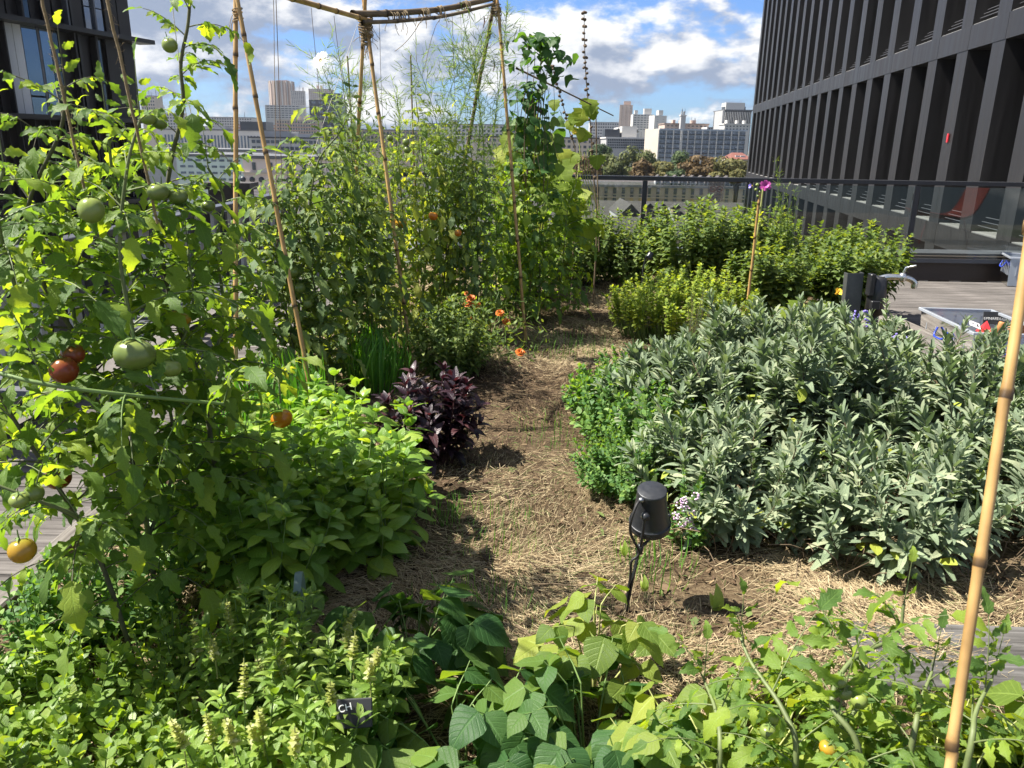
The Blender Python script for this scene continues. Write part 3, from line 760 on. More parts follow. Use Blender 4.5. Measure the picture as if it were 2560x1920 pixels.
def historic():
    y = 125; gz = -27
    u0, u1 = 1180, 1960
    p0, p1 = A(u0, 468, y), A(u1, 468, y); w = p1[0]-p0[0]; cx = (p0[0]+p1[0])/2
    zr, ze, zb = A(1650, 443, y)[2], A(1650, 468, y)[2], A(1650, 560, y)[2]
    t = thing('stone_barracks', 'long cream stone building with slate roof and yellow blinds', 'building', (cx, y, gz))
    box('wall', (0, 6, (ze-gz)/2), (w, 12, ze-gz), C_LIME, t)
    obj('roof', gable_prism(w+.6, 12.8, A(1650, 446, y+6.4)[2]-ze-.28, C_SLATE), t, (0, -.4, ze-gz+.28))
    box('cornice', (0, -.15, ze-gz+.12), (w+.4, .5, .34), M_SILL, t)
    zs = [A(1650, v, y)[2]-gz for v in (478, 501, 524)]
    for q, zz in enumerate(zs[:2]): box('string_course', (0, -.06, zz-1.0-.35*q), (w, .2, .16), C_LIME, t)
    n = 36; sp = w/n
    for i in range(n):
        x = -w/2+(i+.5)*sp
        for k, (zz, h) in enumerate(((zs[0], .9), (zs[1], 1.45), (zs[2], 1.45))):
            wdw = box('window', (x, -.03, zz), (sp*.36, .12, h), C_WIN, t)
            if (i*5+k*3) % 7 in (0, 2, 5) and k: box('blind', (0, -.07, -.2), (sp*.36, .03, h*.68), C_SHUT, wdw)
            elif (i+k) % 3 == 0: box('blind', (0, -.07, h*.1), (sp*.3, .03, h*.5), M_SILL, wdw)
    for uu in [1646+21.6*k for k in range(11)]:
        x = A(uu, 462, y)[0]-cx; dormer(t, x, .3, ze-gz+.25, 1.2, C_GREY)
    # nearer courtyard range with brown dormers
    y2 = 100
    t2 = thing('courtyard_range', 'low courtyard range with slate roof and small dormers', 'building', (cx*.8, y2, gz))
    z1, z2, z3 = (A(1650, v, y2)[2]-gz for v in (516, 552, 575))
    box('wall', (0, 5, z2/2), (w*.82, 9.5, z2), C_LIME, t2)
    obj('roof', gable_prism(w*.84, 10.2, z1-z2+.3, C_SLATE), t2, (0, -.3, z2))
    box('gutter', (0, -.42, z2-.05), (w*.84, .2, .16), M_SILL, t2)
    for uu in (1626, 1660, 1693, 1560, 1730, 1765):
        x = A(uu, 534, y2)[0]-cx*.8; dormer(t2, x, .8, z2+.55, 1.15, C_BROWN)
    y3 = 86
    t3 = thing('courtyard_range', 'nearest slate roof with a pale gutter beyond the guard', 'building', (cx*.7, y3, gz))
    z4, z5 = (A(1650, v, y3)[2]-gz for v in (558, 585))
    box('wall', (0, 4, z5/2), (w*.7, 7.5, z5), C_LIME, t3)
    obj('roof', gable_prism(w*.72, 8.2, z4-z5+.3, C_SLATE), t3, (0, -.3, z5))
    box('gutter', (0, -.42, z5-.05), (w*.72, .2, .18), M_SILL, t3)
    for uu in (1610, 1655):
        x = A(uu, 560, y3)[0]-cx*.7; dormer(t3, x, .6, z5+.5, 1.1, C_BROWN)
    y4 = 92
    P = A(1576, 540, y4); zt = A(1576, 509, y4)[2]
    t4 = thing('chapel_roof_house', 'small house with grey gabled roof in the courtyard', 'building', (P[0], y4, gz))
    wv = A(1606, 540, y4)[0]-A(1548, 540, y4)[0]
    box('wall', (0, 5, (P[2]-gz)/2), (wv*.96, 9.5, P[2]-gz), C_GREY, t4)
    obj('roof', front_gable(wv*1.04, 10.4, zt-P[2], C_SLATE), t4, (0, -.3, P[2]-gz))
    tag(tube_obj('street_pole', [A(1672, 520, 88), A(1688, 565, 84)], .09, M_SILL), 'thin pale pole slanting over the courtyard roofs', 'pole')
historic()

# trees of the courtyard: trunk, limbs and a crown of many small leaf faces
def tree_mat(name, c0, c1, c2):
    return tint_mat(name, [(0, c0), (.5, c1), (1, c2)], .7, .25)
TM_G = tree_mat('tree_leaf_green', (.035, .055, .016), (.08, .1, .03), (.15, .16, .05))
TM_B = tree_mat('tree_leaf_brown', (.055, .04, .016), (.11, .072, .03), (.18, .12, .05))
TM_Y = tree_mat('tree_leaf_olive', (.055, .06, .018), (.11, .11, .032), (.19, .16, .05))
TM_D = tree_mat('tree_leaf_dark', (.02, .045, .018), (.05, .085, .03), (.1, .13, .045))
M_BARK = mat('bark', (.06, .045, .032), .9, 0, .3, 8, .4)
def city_tree(name, label, u, vt, y, wpx, hpx, m_, nl=2600, seed=0):
    r = np.random.RandomState(100+seed)
    P = A(u, vt, y); k = y/FPX*1.03
    rx, rz = wpx*k/2, hpx*k/2
    t = thing(name, label, 'tree', (P[0], y, -27), group='courtyard trees')
    zc = P[2]-rz+27
    tr = [tube([(0, 0, 0), (.2, 0, zc*.5), (0, .1, zc)], [.38, .3, .16], 7)]
    nb = 20
    bl = []
    for i in range(nb):
        a = r.uniform(0, 6.28); q = r.uniform(.25, .78); h = r.uniform(-.75, .72)
        s = math.sqrt(max(.05, 1-h*h))
        c = np.array([rx*q*s*math.cos(a), rx*.8*q*s*math.sin(a), zc+rz*h*.8])
        bl.append((c, rx*r.uniform(.26, .6), rz*r.uniform(.22, .48)))
        tr.append(tube([(0, 0, zc*.62), (c[0]*.5, c[1]*.5, zc*.7+c[2]*.25), tuple(c)], [.14, .09, .03], 5))
    obj('trunk', mesh_np('trunk', *merge(tr), M_BARK), t)
    n = nl; which = r.randint(0, nb, n)
    d = r.normal(size=(n, 3)); d /= np.linalg.norm(d, axis=1, keepdims=True)
    rad = r.uniform(.5, 1.0, n)**.5*r.uniform(.85, 1.22, n)
    C = np.array([bl[i][0] for i in which]); R = np.array([[bl[i][1], bl[i][1], bl[i][2]] for i in which])
    p = C+d*R*rad[:, None]
    s = r.uniform(.16, .42, n)*(rx/4.0)**.5
    a = np.cross(d, r.normal(size=(n, 3))); a /= np.linalg.norm(a, axis=1, keepdims=True); b = np.cross(d, a)+d*r.uniform(-.6, .6, (n, 1))
    v = np.stack([p-a*s[:, None], p-b*s[:, None]*.6, p+a*s[:, None], p+b*s[:, None]*.6], 1).reshape(-1, 3)
    tint = np.repeat(np.clip(r.normal(.5, .22, n)+.12*np.sin(which*2.1), 0, 1), 4)
    c = obj('crown', mesh_np('crown', v, np.arange(4*n).reshape(-1, 4), m_, tint=tint, smooth=False), t)
    c['kind'] = 'stuff'
TR = [(1545, 364, 150, 92, 105, TM_G, 'broad green tree, left of the tallest green crown'), (1605, 358, 155, 90, 105, TM_G, 'tall round green tree below the blue grey block'),
      (1615, 396, 140, 64, 70, TM_B, 'small brown leaved tree under the tall green crown'), (1660, 394, 142, 64, 70, TM_Y, 'yellow green tree below the cream gable'),
      (1700, 374, 150, 92, 90, TM_D, 'dark green tree before the office slab'), (1760, 381, 145, 112, 85, TM_B, 'wide rust brown tree, largest of the brown crowns'),
      (1828, 389, 140, 96, 80, TM_Y, 'brownish yellow tree beside the bronze wing'), (1462, 384, 150, 90, 90, TM_B, 'reddish brown tree behind the cucumber vine'),
      (1500, 352, 200, 50, 50, TM_D, 'dark blue green tree behind the courtyard, farthest of the trees'), (1845, 420, 118, 40, 40, TM_Y, 'low yellow green tree by the barracks roof'),
      (1690, 420, 130, 40, 40, TM_D, 'short dark tree just over the barracks roof'), (1390, 375, 160, 90, 80, TM_G, 'green tree hidden behind the bean vines')]
for i, (u, vt, y, w, h, m_, lb) in enumerate(TR): city_tree('courtyard_tree', lb, u, vt, y, w, h, m_, 4200, i)
P = A(1856, 512, 112)
city_tree('courtyard_tree', 'orange leaved tree in front of the barracks wall', 1850, 500, 112, 46, 60, tree_mat('tree_leaf_orange', (.25, .12, .02), (.4, .22, .04), (.5, .3, .07)), 1200, 40)

# ---------------------------------------------------------------- leaves: a few shared meshes per kind
def leaf_arrays(kind, r):
    """one leaf of length 1 along +Y, upper side +Z; returns verts, quads, uv"""
    n, m = 6, 2
    if kind in ('tomato', 'squash'): n, m = 8, 2
    if kind == 'bean': n, m = 7, 4
    if kind == 'basil': n, m = 6, 4
    if kind in ('blade', 'thread'): n, m = 4, 1
    if kind in ('round', 'bushleaf'): n, m = 4, 2
    t = np.linspace(0, 1, n+1)
    if kind == 'sage': w = .13*np.sin(np.pi*np.clip(t, 0, 1)**.9)**.55; w[0] = .018; w[-1] = .035; fold, droop, cup, wav = .28, r.uniform(-.1, .9), 0, .02
    elif kind == 'basil': w = .29*np.sin(np.pi*t**.78)**.85; w[0] = .015; w[-1] = .01; fold, droop, cup, wav = .1, r.uniform(.2, 1.1), .35, .02
    elif kind == 'tomato':
        w = .235*np.sin(np.pi*t**.72)**.9; w *= 1+.2*np.where(np.arange(n+1) % 2 == 0, -1, 1)*(.6+.8*r.rand(n+1)); w[0] = .012; w[-1] = .008
        fold, droop, cup, wav = r.uniform(.1, .6), r.uniform(.2, 1.6), .1, .05
    elif kind == 'bean': w = .44*np.clip(np.sin(np.pi*np.clip(t*.97+.03, 0, 1)**.55), 0, 1)**.9; w[0] = .10; w[-1] = .01; fold, droop, cup, wav = .12, r.uniform(.1, .8), .12, .035
    elif kind == 'squash':
        w = .52*np.sin(np.pi*np.clip(t*.92+.06, 0, 1)**.62)**.7; w *= 1+.13*np.where(np.arange(n+1) % 2 == 0, -1, 1); w[0] = .16; w[-1] = .06; fold, droop, cup, wav = .2, r.uniform(.3, .9), .15, .06
    elif kind == 'bushleaf': w = .28*np.sin(np.pi*t**.78)**.85; w[0] = .02; w[-1] = .01; fold, droop, cup, wav = .3, r.uniform(.2, 1.1), 0, .02
    elif kind == 'round': w = .33*np.sin(np.pi*t**.8)**.7; w[0] = .02; w[-1] = .03; fold, droop, cup, wav = .15, r.uniform(0, .7), .15, .01; 
    elif kind == 'lance': w = .2*np.sin(np.pi*t**.75)**.85; w[0] = .015; w[-1] = .01; fold, droop, cup, wav = .25, r.uniform(.1, 1.2), 0, .02
    elif kind == 'blade': w = .012*np.ones(n+1); w[-1] = .002; fold, droop, cup, wav = 0, r.uniform(.2, 1.5), 0, 0
    else: w = .026*np.ones(n+1); w[-1] = .006; fold, droop, cup, wav = 0, r.uniform(.0, .8), 0, 0
    side = r.uniform(-.15, .15)
    ang = droop*t**1.3
    y = np.concatenate([[0], np.cumsum(np.cos((ang[1:]+ang[:-1])/2))])/n
    z = -np.concatenate([[0], np.cumsum(np.sin((ang[1:]+ang[:-1])/2))])/n
    s = np.linspace(-1, 1, m+1) if m > 1 else np.array([-1, 1.])
    ph = r.uniform(0, 6.28)
    V_, UV = [], []
    for i in range(n+1):
        for sj in s:
            zz = z[i] + abs(sj)*w[i]*fold - cup*w[i]*(sj*sj)*.6 + wav*math.sin(9*t[i]+ph+1.7*sj)*abs(sj)
            V_.append((sj*w[i]*math.cos(fold)+side*t[i]**2, y[i], zz)); UV.append((.5+.5*sj, t[i]))
    k = len(s)
    Q = [(i*k+j, i*k+j+1, (i+1)*k+j+1, (i+1)*k+j) for i in range(n) for j in range(k-1)]
    return np.array(V_), np.array(Q), np.array(UV)
LEAF = {}
def species(key, kind, material, nvar=6, tints=None, seed=3):
    r = np.random.RandomState(seed+len(LEAF))
    L_ = []
    for i in range(nvar):
        v, q, uv = leaf_arrays(kind, r)
        tn = (i+.5)/nvar if tints is None else tints[i % len(tints)]
        me = mesh_np('leaf_'+key, v, q, material, tint=np.full(len(v), tn), uv=uv)
        L_.append((v, q, uv, me, tn))
    LEAF[key] = (L_, material)
ML_TOM = leaf_mat('tomato_leaf', (0.0661, 0.132, 0.033), (0.124, 0.206, 0.0363), (0.248, 0.33, 0.0413), .5, .55, .3)
ML_TOMY = leaf_mat('tomato_leaf_yellowing', (0.0991, 0.165, 0.0413), (0.198, 0.264, 0.0496), (0.363, 0.38, 0.0826), .42, .55, .3)
ML_TOMD = leaf_mat('tomato_leaf_dark', (0.0743, 0.132, 0.0496), (0.132, 0.198, 0.0628), (0.231, 0.289, 0.0743), .42, .6, .25)
ML_BAS = leaf_mat('basil_leaf', (0.0991, 0.198, 0.033), (0.165, 0.281, 0.043), (0.297, 0.396, 0.0578), .4, .35, .22, .5)
ML_BASL = leaf_mat('lemon_basil_leaf', (0.1, 0.177, 0.033), (0.159, 0.254, 0.0448), (0.271, 0.354, 0.0708), .42, .42, .22, .4)
ML_PUR = leaf_mat('purple_basil_leaf', (.013, .0075, .012), (.026, .012, .02), (.08, .032, .034), .22, .38, .35, .5, (2.2, .9, .9))
ML_SAGE = leaf_mat('sage_leaf', (.125, .172, .105), (.215, .272, .172), (.34, .375, .235), .24, .8, .35, .15, (1.1, 1.3, .6), 10, .6)
ML_MINT = leaf_mat('mint_leaf', (0.056, 0.14, 0.042), (0.105, 0.21, 0.049), (0.196, 0.308, 0.07), .38, .5, .25)
ML_ORE = leaf_mat('golden_oregano_leaf', (.13, .2, .032), (.23, .305, .046), (.38, .43, .07), .4, .55, .2)
ML_BUSH = leaf_mat('bush_leaf', (.06, .105, .028), (.11, .165, .042), (.21, .26, .07), .38, .5, .25)
ML_BEAN = leaf_mat('bean_leaf', (0.0324, 0.0914, 0.0265), (0.0619, 0.132, 0.0324), (0.147, 0.222, 0.0368), .42, .5, .28, .3)
ML_BEANL = leaf_mat('pale_bean_leaf', (.09, .155, .028), (.16, .225, .036), (.28, .32, .06), .45, .5, .3, .3)
ML_SQ = leaf_mat('cucumber_leaf', (0.105, 0.168, 0.021), (0.178, 0.241, 0.0315), (0.294, 0.326, 0.0525), .5, .6, .35, .25, nside=5)
ML_SQD = leaf_mat('squash_leaf', (0.084, 0.126, 0.07), (0.14, 0.196, 0.112), (0.224, 0.28, 0.14), .3, .65, .35, .25, nside=5)
ML_GRASS = leaf_mat('chive_leaf', (0.042, 0.14, 0.021), (0.084, 0.224, 0.028), (0.154, 0.336, 0.042), .35, .45, 0)
ML_FEA = leaf_mat('cosmos_leaf', (0.084, 0.154, 0.042), (0.14, 0.224, 0.056), (0.238, 0.308, 0.084), .35, .5, 0)
ML_ROS = leaf_mat('rosemary_leaf', (0.028, 0.056, 0.021), (0.056, 0.091, 0.035), (0.168, 0.196, 0.042), .2, .55, 0)
ML_LEEK = leaf_mat('leek_leaf', (0.1, 0.16, 0.15), (0.14, 0.2, 0.19), (0.2, 0.26, 0.24), .25, .5, .1)
species('tom', 'tomato', ML_TOM, 8); species('tomy', 'tomato', ML_TOMY, 8); species('tomd', 'tomato', ML_TOMD, 8)
species('bas', 'basil', ML_BAS, 8); species('basl', 'lance', ML_BASL, 8); species('pur', 'lance', ML_PUR, 8)
species('sage', 'sage', ML_SAGE, 9); species('mint', 'round', ML_MINT, 6); species('ore', 'round', ML_ORE, 7)
species('bush', 'bushleaf', ML_BUSH, 8); species('bean', 'bean', ML_BEAN, 8); species('beanl', 'bean', ML_BEANL, 8)
species('sq', 'squash', ML_SQ, 6); species('sqd', 'squash', ML_SQD, 6); species('grass', 'blade', ML_GRASS, 6)
species('fea', 'thread', ML_FEA, 6); species('ros', 'thread', ML_ROS, 6); species('herb', 'round', ML_BASL, 7); species('leek', 'blade', ML_LEEK, 4)
species('bushl', 'lance', ML_BUSH, 7)
def stem_mat(name, c, r=.6): return mat(name, c, r, 0, .25, 30)
ST_TOM = stem_mat('tomato_stem', (.11, .14, .05)); ST_OLD = stem_mat('woody_stem', (.075, .075, .04), .8); ST_G = stem_mat('green_stem', (.12, .19, .05)); ST_Y = stem_mat('yellow_green_stem', (.28, .3, .1))
ST_P = stem_mat('purple_stem', (.08, .03, .03)); ST_BR = stem_mat('brown_stem', (.12, .085, .05), .85)
ALL = []
class Plant:
    def __init__(s, base): s.base = np.asarray(base, float); s.L = []; s.T = {}; s.extra = []
    def leaf(s, key, p, d, n, size, vi=None):
        d = nrm(d); x = cross(d, n); l = math.sqrt(x@x)
        if l < 1e-4: x = cross(d, V(.3, .8, .52)); l = math.sqrt(x@x)
        x = x/l; n = cross(x, d)
        k = len(LEAF[key][0])
        s.L.append((key, rng.randrange(k) if vi is None else vi % k, p, x, d, n, size))
    def tube(s, pts, rad, material=None, k=5):
        s.T.setdefault(material.name if material else ST_G.name, []).append(tube(pts, rad, k))
    def build(s, name, label, cat='plant', group=None, cap=120, stuff='foliage'):
        t = thing(name, label, cat, s.base, 0, group)
        for mn, parts in s.T.items():
            for grp in ([[p] for p in parts] if len(parts) <= 14 else [parts]):
                v, q = merge(grp); obj('stem', mesh_np('stem', v-s.base, q, bpy.data.materials[mn]), t)
        if s.L:
            sc = [(-l[6]/(np.linalg.norm(l[2]-CAM)+.001), i) for i, l in enumerate(s.L)]
            sc.sort(); top = set(i for _, i in sc[:cap])
            rest = {}
            for i, (key, vi, p, x, d, n, size) in enumerate(s.L):
                if i in top:
                    o = bpy.data.objects.new('leaf', LEAF[key][0][vi][3]); COL.objects.link(o); o.parent = t
                    q = p-s.base
                    o.matrix_basis = Matrix(((x[0]*size, d[0]*size, n[0]*size, q[0]), (x[1]*size, d[1]*size, n[1]*size, q[1]), (x[2]*size, d[2]*size, n[2]*size, q[2]), (0, 0, 0, 1)))
                else: rest.setdefault((key, vi), []).append((p-s.base, x*size, d*size, n*size))
            bym = {}
            for (key, vi), lst in rest.items():
                v, q, uv, me, tn = LEAF[key][0][vi]
                a = np.array(lst)                       # k,4,3
                w = a[:, None, 0, :] + v[None, :, 0, None]*a[:, None, 1, :] + v[None, :, 1, None]*a[:, None, 2, :] + v[None, :, 2, None]*a[:, None, 3, :]
                k = len(lst); qq = (q[None]+(np.arange(k)*len(v))[:, None, None]).reshape(-1, 4)
                tt = np.repeat(np.clip(tn+NR.normal(0, .1, k), 0, 1), len(v))
                bym.setdefault(key, []).append((w.reshape(-1, 3), qq, tt, np.tile(uv, (k, 1))))
            for key, lst in bym.items():
                v, q = merge([(a, b) for a, b, _, _ in lst])
                o = obj(stuff, mesh_np('foliage', v, q, LEAF[key][1], tint=np.concatenate([c for _, _, c, _ in lst]), uv=np.concatenate([c for _, _, _, c in lst])), t)
                o['kind'] = 'stuff'
        ALL.append((t, len(s.L)))
        return t
def rdir(): 
    a, z = U(0, 6.283), U(-1, 1); q = math.sqrt(1-z*z); return V(q*math.cos(a), q*math.sin(a), z)
def perp(t, a):
    x = cross(t, ZU); l = math.sqrt(x@x)
    x = V(1, 0, 0) if l < .05 else x/l
    y = cross(x, t)
    return x*math.cos(a)+y*math.sin(a)
def stem_leaves(P, pts, key, size, inter, start=.25, a0=75, a1=35, tip=.5, droop=.0, pairs=True, jit=.3, rosette=3, pet=0.0):
    """opposite leaf pairs up a stem, smaller towards the tip"""
    seg = np.linalg.norm(np.diff(pts, axis=0), axis=1); cum = np.concatenate([[0], np.cumsum(seg)]); Lh = cum[-1]
    s = Lh*start; az = U(0, 6.28)
    while s < Lh:
        f = s/Lh; i = min(len(seg)-1, int(np.searchsorted(cum, s)-1)); i = max(0, i)
        p = pts[i]+(pts[i+1]-pts[i])*((s-cum[i])/max(seg[i], 1e-6)); t = nrm(pts[i+1]-pts[i])
        sz = size*(1-(1-tip)*max(0, (f-.45)/.55)**1.5)*U(.75, 1.15)
        for h in range(2 if pairs else 1):
            r = perp(t, az+h*math.pi+U(-jit, jit)); an = math.radians(a0+(a1-a0)*f+U(-14, 14))
            d = t*math.cos(an)+r*math.sin(an); d[2] -= droop*U(.3, 1.3)*(1-.5*f); d = nrm(d)
            nn = nrm(t*.75+ZU*.6+rdir()*.3)
            P.leaf(key, p+d*pet*sz, d, nn, sz)
        az += 1.571 if pairs else 2.4
        s += inter*U(.75, 1.25)*(1-.35*f)
    t = nrm(pts[-1]-pts[-2])
    for k in range(rosette):
        r = perp(t, k*6.28/max(1, rosette)+U(0, 1)); an = math.radians(U(15, 45)); P.leaf(key, pts[-1], t*math.cos(an)+r*math.sin(an), r*-.5+t, size*tip*U(.6, 1.0))
def bush(P, c, rx, ry, h, nst, key, size, inter, start=.3, stemr=.002, flat=.75, smat=None, spread=.3, rot=0, **kw):
    c = np.asarray(c, float); tips = []
    for i in range(nst):
        th = U(0, 6.283); rr = math.sqrt(U(0, 1))
        tip = c+V(rx*rr*math.cos(th), ry*rr*math.sin(th), h*math.sqrt(1-flat*rr*rr)*U(.68, 1.1))
        root = c+V(rx*spread*rr*math.cos(th)+U(-.02, .02), ry*spread*rr*math.sin(th)+U(-.02, .02), 0)
        mid = (root+tip)/2+V((tip[0]-root[0])*.18, (tip[1]-root[1])*.18, h*U(-.02, .12))+rdir()*.02
        pts = bez(root, mid, tip, 7)
        P.tube(pts, np.linspace(stemr*1.5, stemr*.6, 7), smat, 4)
        stem_leaves(P, pts, key, size*U(.85, 1.15), inter, start, **kw); tips.append((tip, nrm(pts[-1]-pts[-2])))
    return tips
def compound(P, p, d, length, key, smat=ST_TOM, npair=4, droop=1.0, lsize=.33, curl=0.0):
    """tomato-like leaf: arching stalk with leaflet pairs"""
    n = 8; d = nrm(d); pts = [p]; q = p.copy(); dd = d.copy()
    for i in range(n):
        dd = nrm(dd+V(0, 0, -1)*droop*.16*(i/n+.3)); q = q+dd*length/n; pts.append(q.copy())
    pts = np.array(pts); P.tube(pts, np.linspace(.0026, .0011, n+1)*max(.6, length/.25), smat, 4)
    for k in range(npair):
        f = .34+.6*k/npair; i = min(n-1, int(f*n)); t = nrm(pts[i+1]-pts[i]); b = pts[i]
        side = cross(t, ZU); side = nrm(side) if side@side > .01 else V(1, 0, 0); up = cross(side, t)
        for s in (-1, 1):
            ld = nrm(t*U(.35, .75)+side*s*U(.7, 1)+V(0, 0, -1)*U(.0, .55)*droop)
            P.leaf(key, b+side*s*.004, ld, nrm(up+rdir()*.45), length*lsize*U(.7, 1.15)*(1-.12*k))
            if rng.random() < .4: P.leaf(key, pts[max(0, i-1)], nrm(t*.3+side*s+rdir()*.3), up, length*lsize*U(.25, .4))
    t = nrm(pts[-1]-pts[-2]); side = nrm(cross(t, ZU)+V(1e-3, 0, 0))
    P.leaf(key, pts[-1], nrm(t+V(0, 0, -.35*droop)), nrm(cross(side, t)+rdir()*.4), length*lsize*U(1.0, 1.4))
def vine(P, pts, key, length, inter, smat=ST_TOM, r0=.007, r1=.003, droop=1.0, start=.0, lsize=.33, npair=4, up=.35, k=6):
    pts = smooth_path(pts, 6); P.tube(pts, np.linspace(r0, r1, len(pts)), smat, k)
    seg = np.linalg.norm(np.diff(pts, axis=0), axis=1); cum = np.concatenate([[0], np.cumsum(seg)]); Lh = cum[-1]
    s = Lh*start; az = U(0, 6.28)
    while s < Lh:
        i = max(0, min(len(seg)-1, int(np.searchsorted(cum, s)-1))); p = pts[i]+(pts[i+1]-pts[i])*((s-cum[i])/max(1e-6, seg[i])); t = nrm(pts[i+1]-pts[i])
        d = nrm(perp(t, az)+t*up+V(0, 0, .25)); f = s/Lh
        compound(P, p, d, length*U(.75, 1.2)*(1-.45*max(0, (f-.7)/.3)), key, smat, npair, droop*U(.7, 1.3), lsize)
        az += 2.4; s += inter*U(.7, 1.3)
    compound(P, pts[-1], nrm(pts[-1]-pts[-2]+V(0, 0, .3)), length*.5, key, smat, 2, droop, lsize)
    return pts
def trifoliate(P, p, d, plen, size, key, smat=ST_G):
    q = p+nrm(d)*plen; P.tube(np.array([p, p+nrm(d)*plen*.5+V(0, 0, plen*.08), q]), [.002, .0016, .0012], smat, 4)
    out = nrm(V(d[0], d[1], 0)+V(1e-3, 0, 0)); side = nrm(cross(out, ZU))
    for s, w in ((0, 1.08), (-1, .95), (1, .95)):
        ld = nrm(out*(1.0 if s == 0 else .15)+side*s*1.0+V(0, 0, -U(.15, .9)))
        b = q+(nrm(d)*plen*.3 if s == 0 else V(0, 0, 0))
        if s == 0: P.tube(np.array([q, b]), [.0013, .001], smat, 4)
        P.leaf(key, b, ld, nrm(ZU+out*.4+rdir()*.35), size*w*U(.75, 1.1))
def bean_bush(P, c, rx, ry, h, n, key, size, plen=.07, smat=ST_G):
    c = np.asarray(c, float)
    for i in range(n):
        th = U(0, 6.28); rr = math.sqrt(U(0, 1)); tip = c+V(rx*rr*math.cos(th), ry*rr*math.sin(th), h*(1-.45*rr*rr)*U(.55, 1.05))
        root = c+V(rx*.25*rr*math.cos(th), ry*.25*rr*math.sin(th), 0); pts = bez(root, (root+tip)/2+V(0, 0, h*.1), tip, 6)
        P.tube(pts, np.linspace(.003, .0015, 6), smat, 4)
        for f in (3, 5): 
            d = nrm(V(math.cos(th+U(-1, 1)), math.sin(th+U(-1, 1)), U(.3, 1.1))); trifoliate(P, pts[f], d, plen*U(.6, 1.2), size*U(.7, 1.1), key, smat)
def to_ground(P3): return np.array([P3[0], P3[1], 0.0])

# ---------------------------------------------------------------- fruit and flowers
def fruit_mat(name, stops): return tint_mat(name, stops, .22, .12, .5)
FM_G = fruit_mat('green_tomato_skin', [(0, (.085, .13, .026)), (.6, (.14, .19, .045)), (1, (.2, .24, .07))])
FM_R = fruit_mat('red_tomato_skin', [(0, (.22, .03, .012)), (.6, (.24, .045, .016)), (1, (.2, .11, .025))])
FM_O = fruit_mat('orange_tomato_skin', [(0, (.48, .11, .01)), (.6, (.52, .17, .014)), (1, (.38, .2, .025))])
FM_Y = fruit_mat('yellow_tomato_skin', [(0, (.38, .19, .012)), (.6, (.38, .22, .018)), (1, (.2, .22, .035))])
FM_LG = fruit_mat('pale_green_tomato_skin', [(0, (.15, .2, .04)), (.6, (.2, .26, .06)), (1, (.26, .3, .09))])
FRC = {}
def fruit(t, p, r, m_, ribs=0, squash=.88, name='tomato'):
    """fruit with a dimple and star calyx"""
    key = (m_.name, ribs, squash)
    if key not in FRC:
        k, n = 20, 11; v, tn = [], []
        for i in range(n+1):
            ph = math.pi*i/n
            for j in range(k):
                a = 2*math.pi*j/k; rr = math.sin(ph)*(1+ribs*.07*math.cos(7*a)*math.sin(ph)**.5)
                z = math.cos(ph)*squash-(.14*math.exp(-(ph/.45)**2)); v.append((rr*math.cos(a), rr*math.sin(a), z)); tn.append(.5+.5*math.cos(ph)*.9)
        q = [(i*k+j, (i+1)*k+j, (i+1)*k+(j+1) % k, i*k+(j+1) % k) for i in range(n) for j in range(k)]
        me = mesh_np('tomato', v, q, m_, tint=np.clip(tn, 0, 1))
        cv, cq = [], []
        for j in range(5):
            a = 2*math.pi*j/5; ca, sa = math.cos(a), math.sin(a); o = len(cv)
            for (l, w, z) in ((0, .06, .80), (.35, .1, .86), (.75, .02, .72)): cv += [(l*ca-w*sa, l*sa+w*ca, z*squash/.88+.06), (l*ca+w*sa, l*sa-w*ca, z*squash/.88+.06)]
            cq += [(o, o+1, o+3, o+2), (o+2, o+3, o+5, o+4)]
        st, sq_ = tube([(0, 0, .8), (.05, 0, 1.25), (.12, .05, 1.6)], [.07, .06, .05], 5)
        vv, qq = merge([(cv, cq), (st, sq_)])
        FRC[key] = (me, mesh_np('calyx', vv, qq, ST_G))
    o = obj(name, FRC[key][0], t, p-np.array(t.location), (U(-.35, .35), U(-.35, .35), U(0, 6)), (r*U(.95, 1.06), r*U(.95, 1.06), r*U(.92, 1.05)))
    obj('calyx', FRC[key][1], o)
    return o
def flower(t, p, r, petal_m, centre_m, n=8, layers=1, cup=.3, facing=None, name='flower', stalk=None):
    """open flower head of separate petals round a small centre"""
    f = empty(name, p-np.array(t.location), 0, t)
    f.rotation_euler = Vector(facing if facing is not None else (U(-.3, .3), U(-.6, -.1), 1)).to_track_quat('Z', 'Y').to_euler()
    key = ('petal', petal_m.name, layers)
    if key not in FRC:
        v = [(0, 0, 0), (-.22, .45, .04), (.22, .45, .04), (-.34, .8, .0), (.34, .8, .02), (-.18, 1.0, -.05), (.18, 1.02, -.03), (0, .93, -.03), (0, .5, -.02)]
        FRC[key] = mesh_np('petal', v, [(0, 2, 8, 1), (1, 8, 7, 3), (8, 2, 4, 7)], petal_m, smooth=True, tris=[(3, 7, 5), (7, 4, 6)])
    for l in range(layers):
        for k in range(n):
            s = r*(1-.25*l)*U(.9, 1.1)
            obj('petal', FRC[key], f, (0, 0, .002*l), (cup+.45*l+U(-.1, .1), 0, 6.283*k/n+l*.4), (s, s, s))
    lathe('centre', [(.01, .1*r), (.16*r, .1*r), (.2*r, 0), (.12*r, -.06*r)], centre_m, f, 10)
    return f
M_MARI = tint_mat('marigold_petal', [(0, (.75, .2, .01)), (1, (.85, .3, .02))], .6, .3); M_MARI.name = 'marigold_petal'
PET_O = mat('orange_petal', (.5, .12, .006), .6, 0, .15, 40); PET_W = mat('white_petal', (.75, .75, .7), .6, 0, .05, 30); PET_P = mat('pink_petal', (.36, .05, .24), .55, 0, .2, 30)
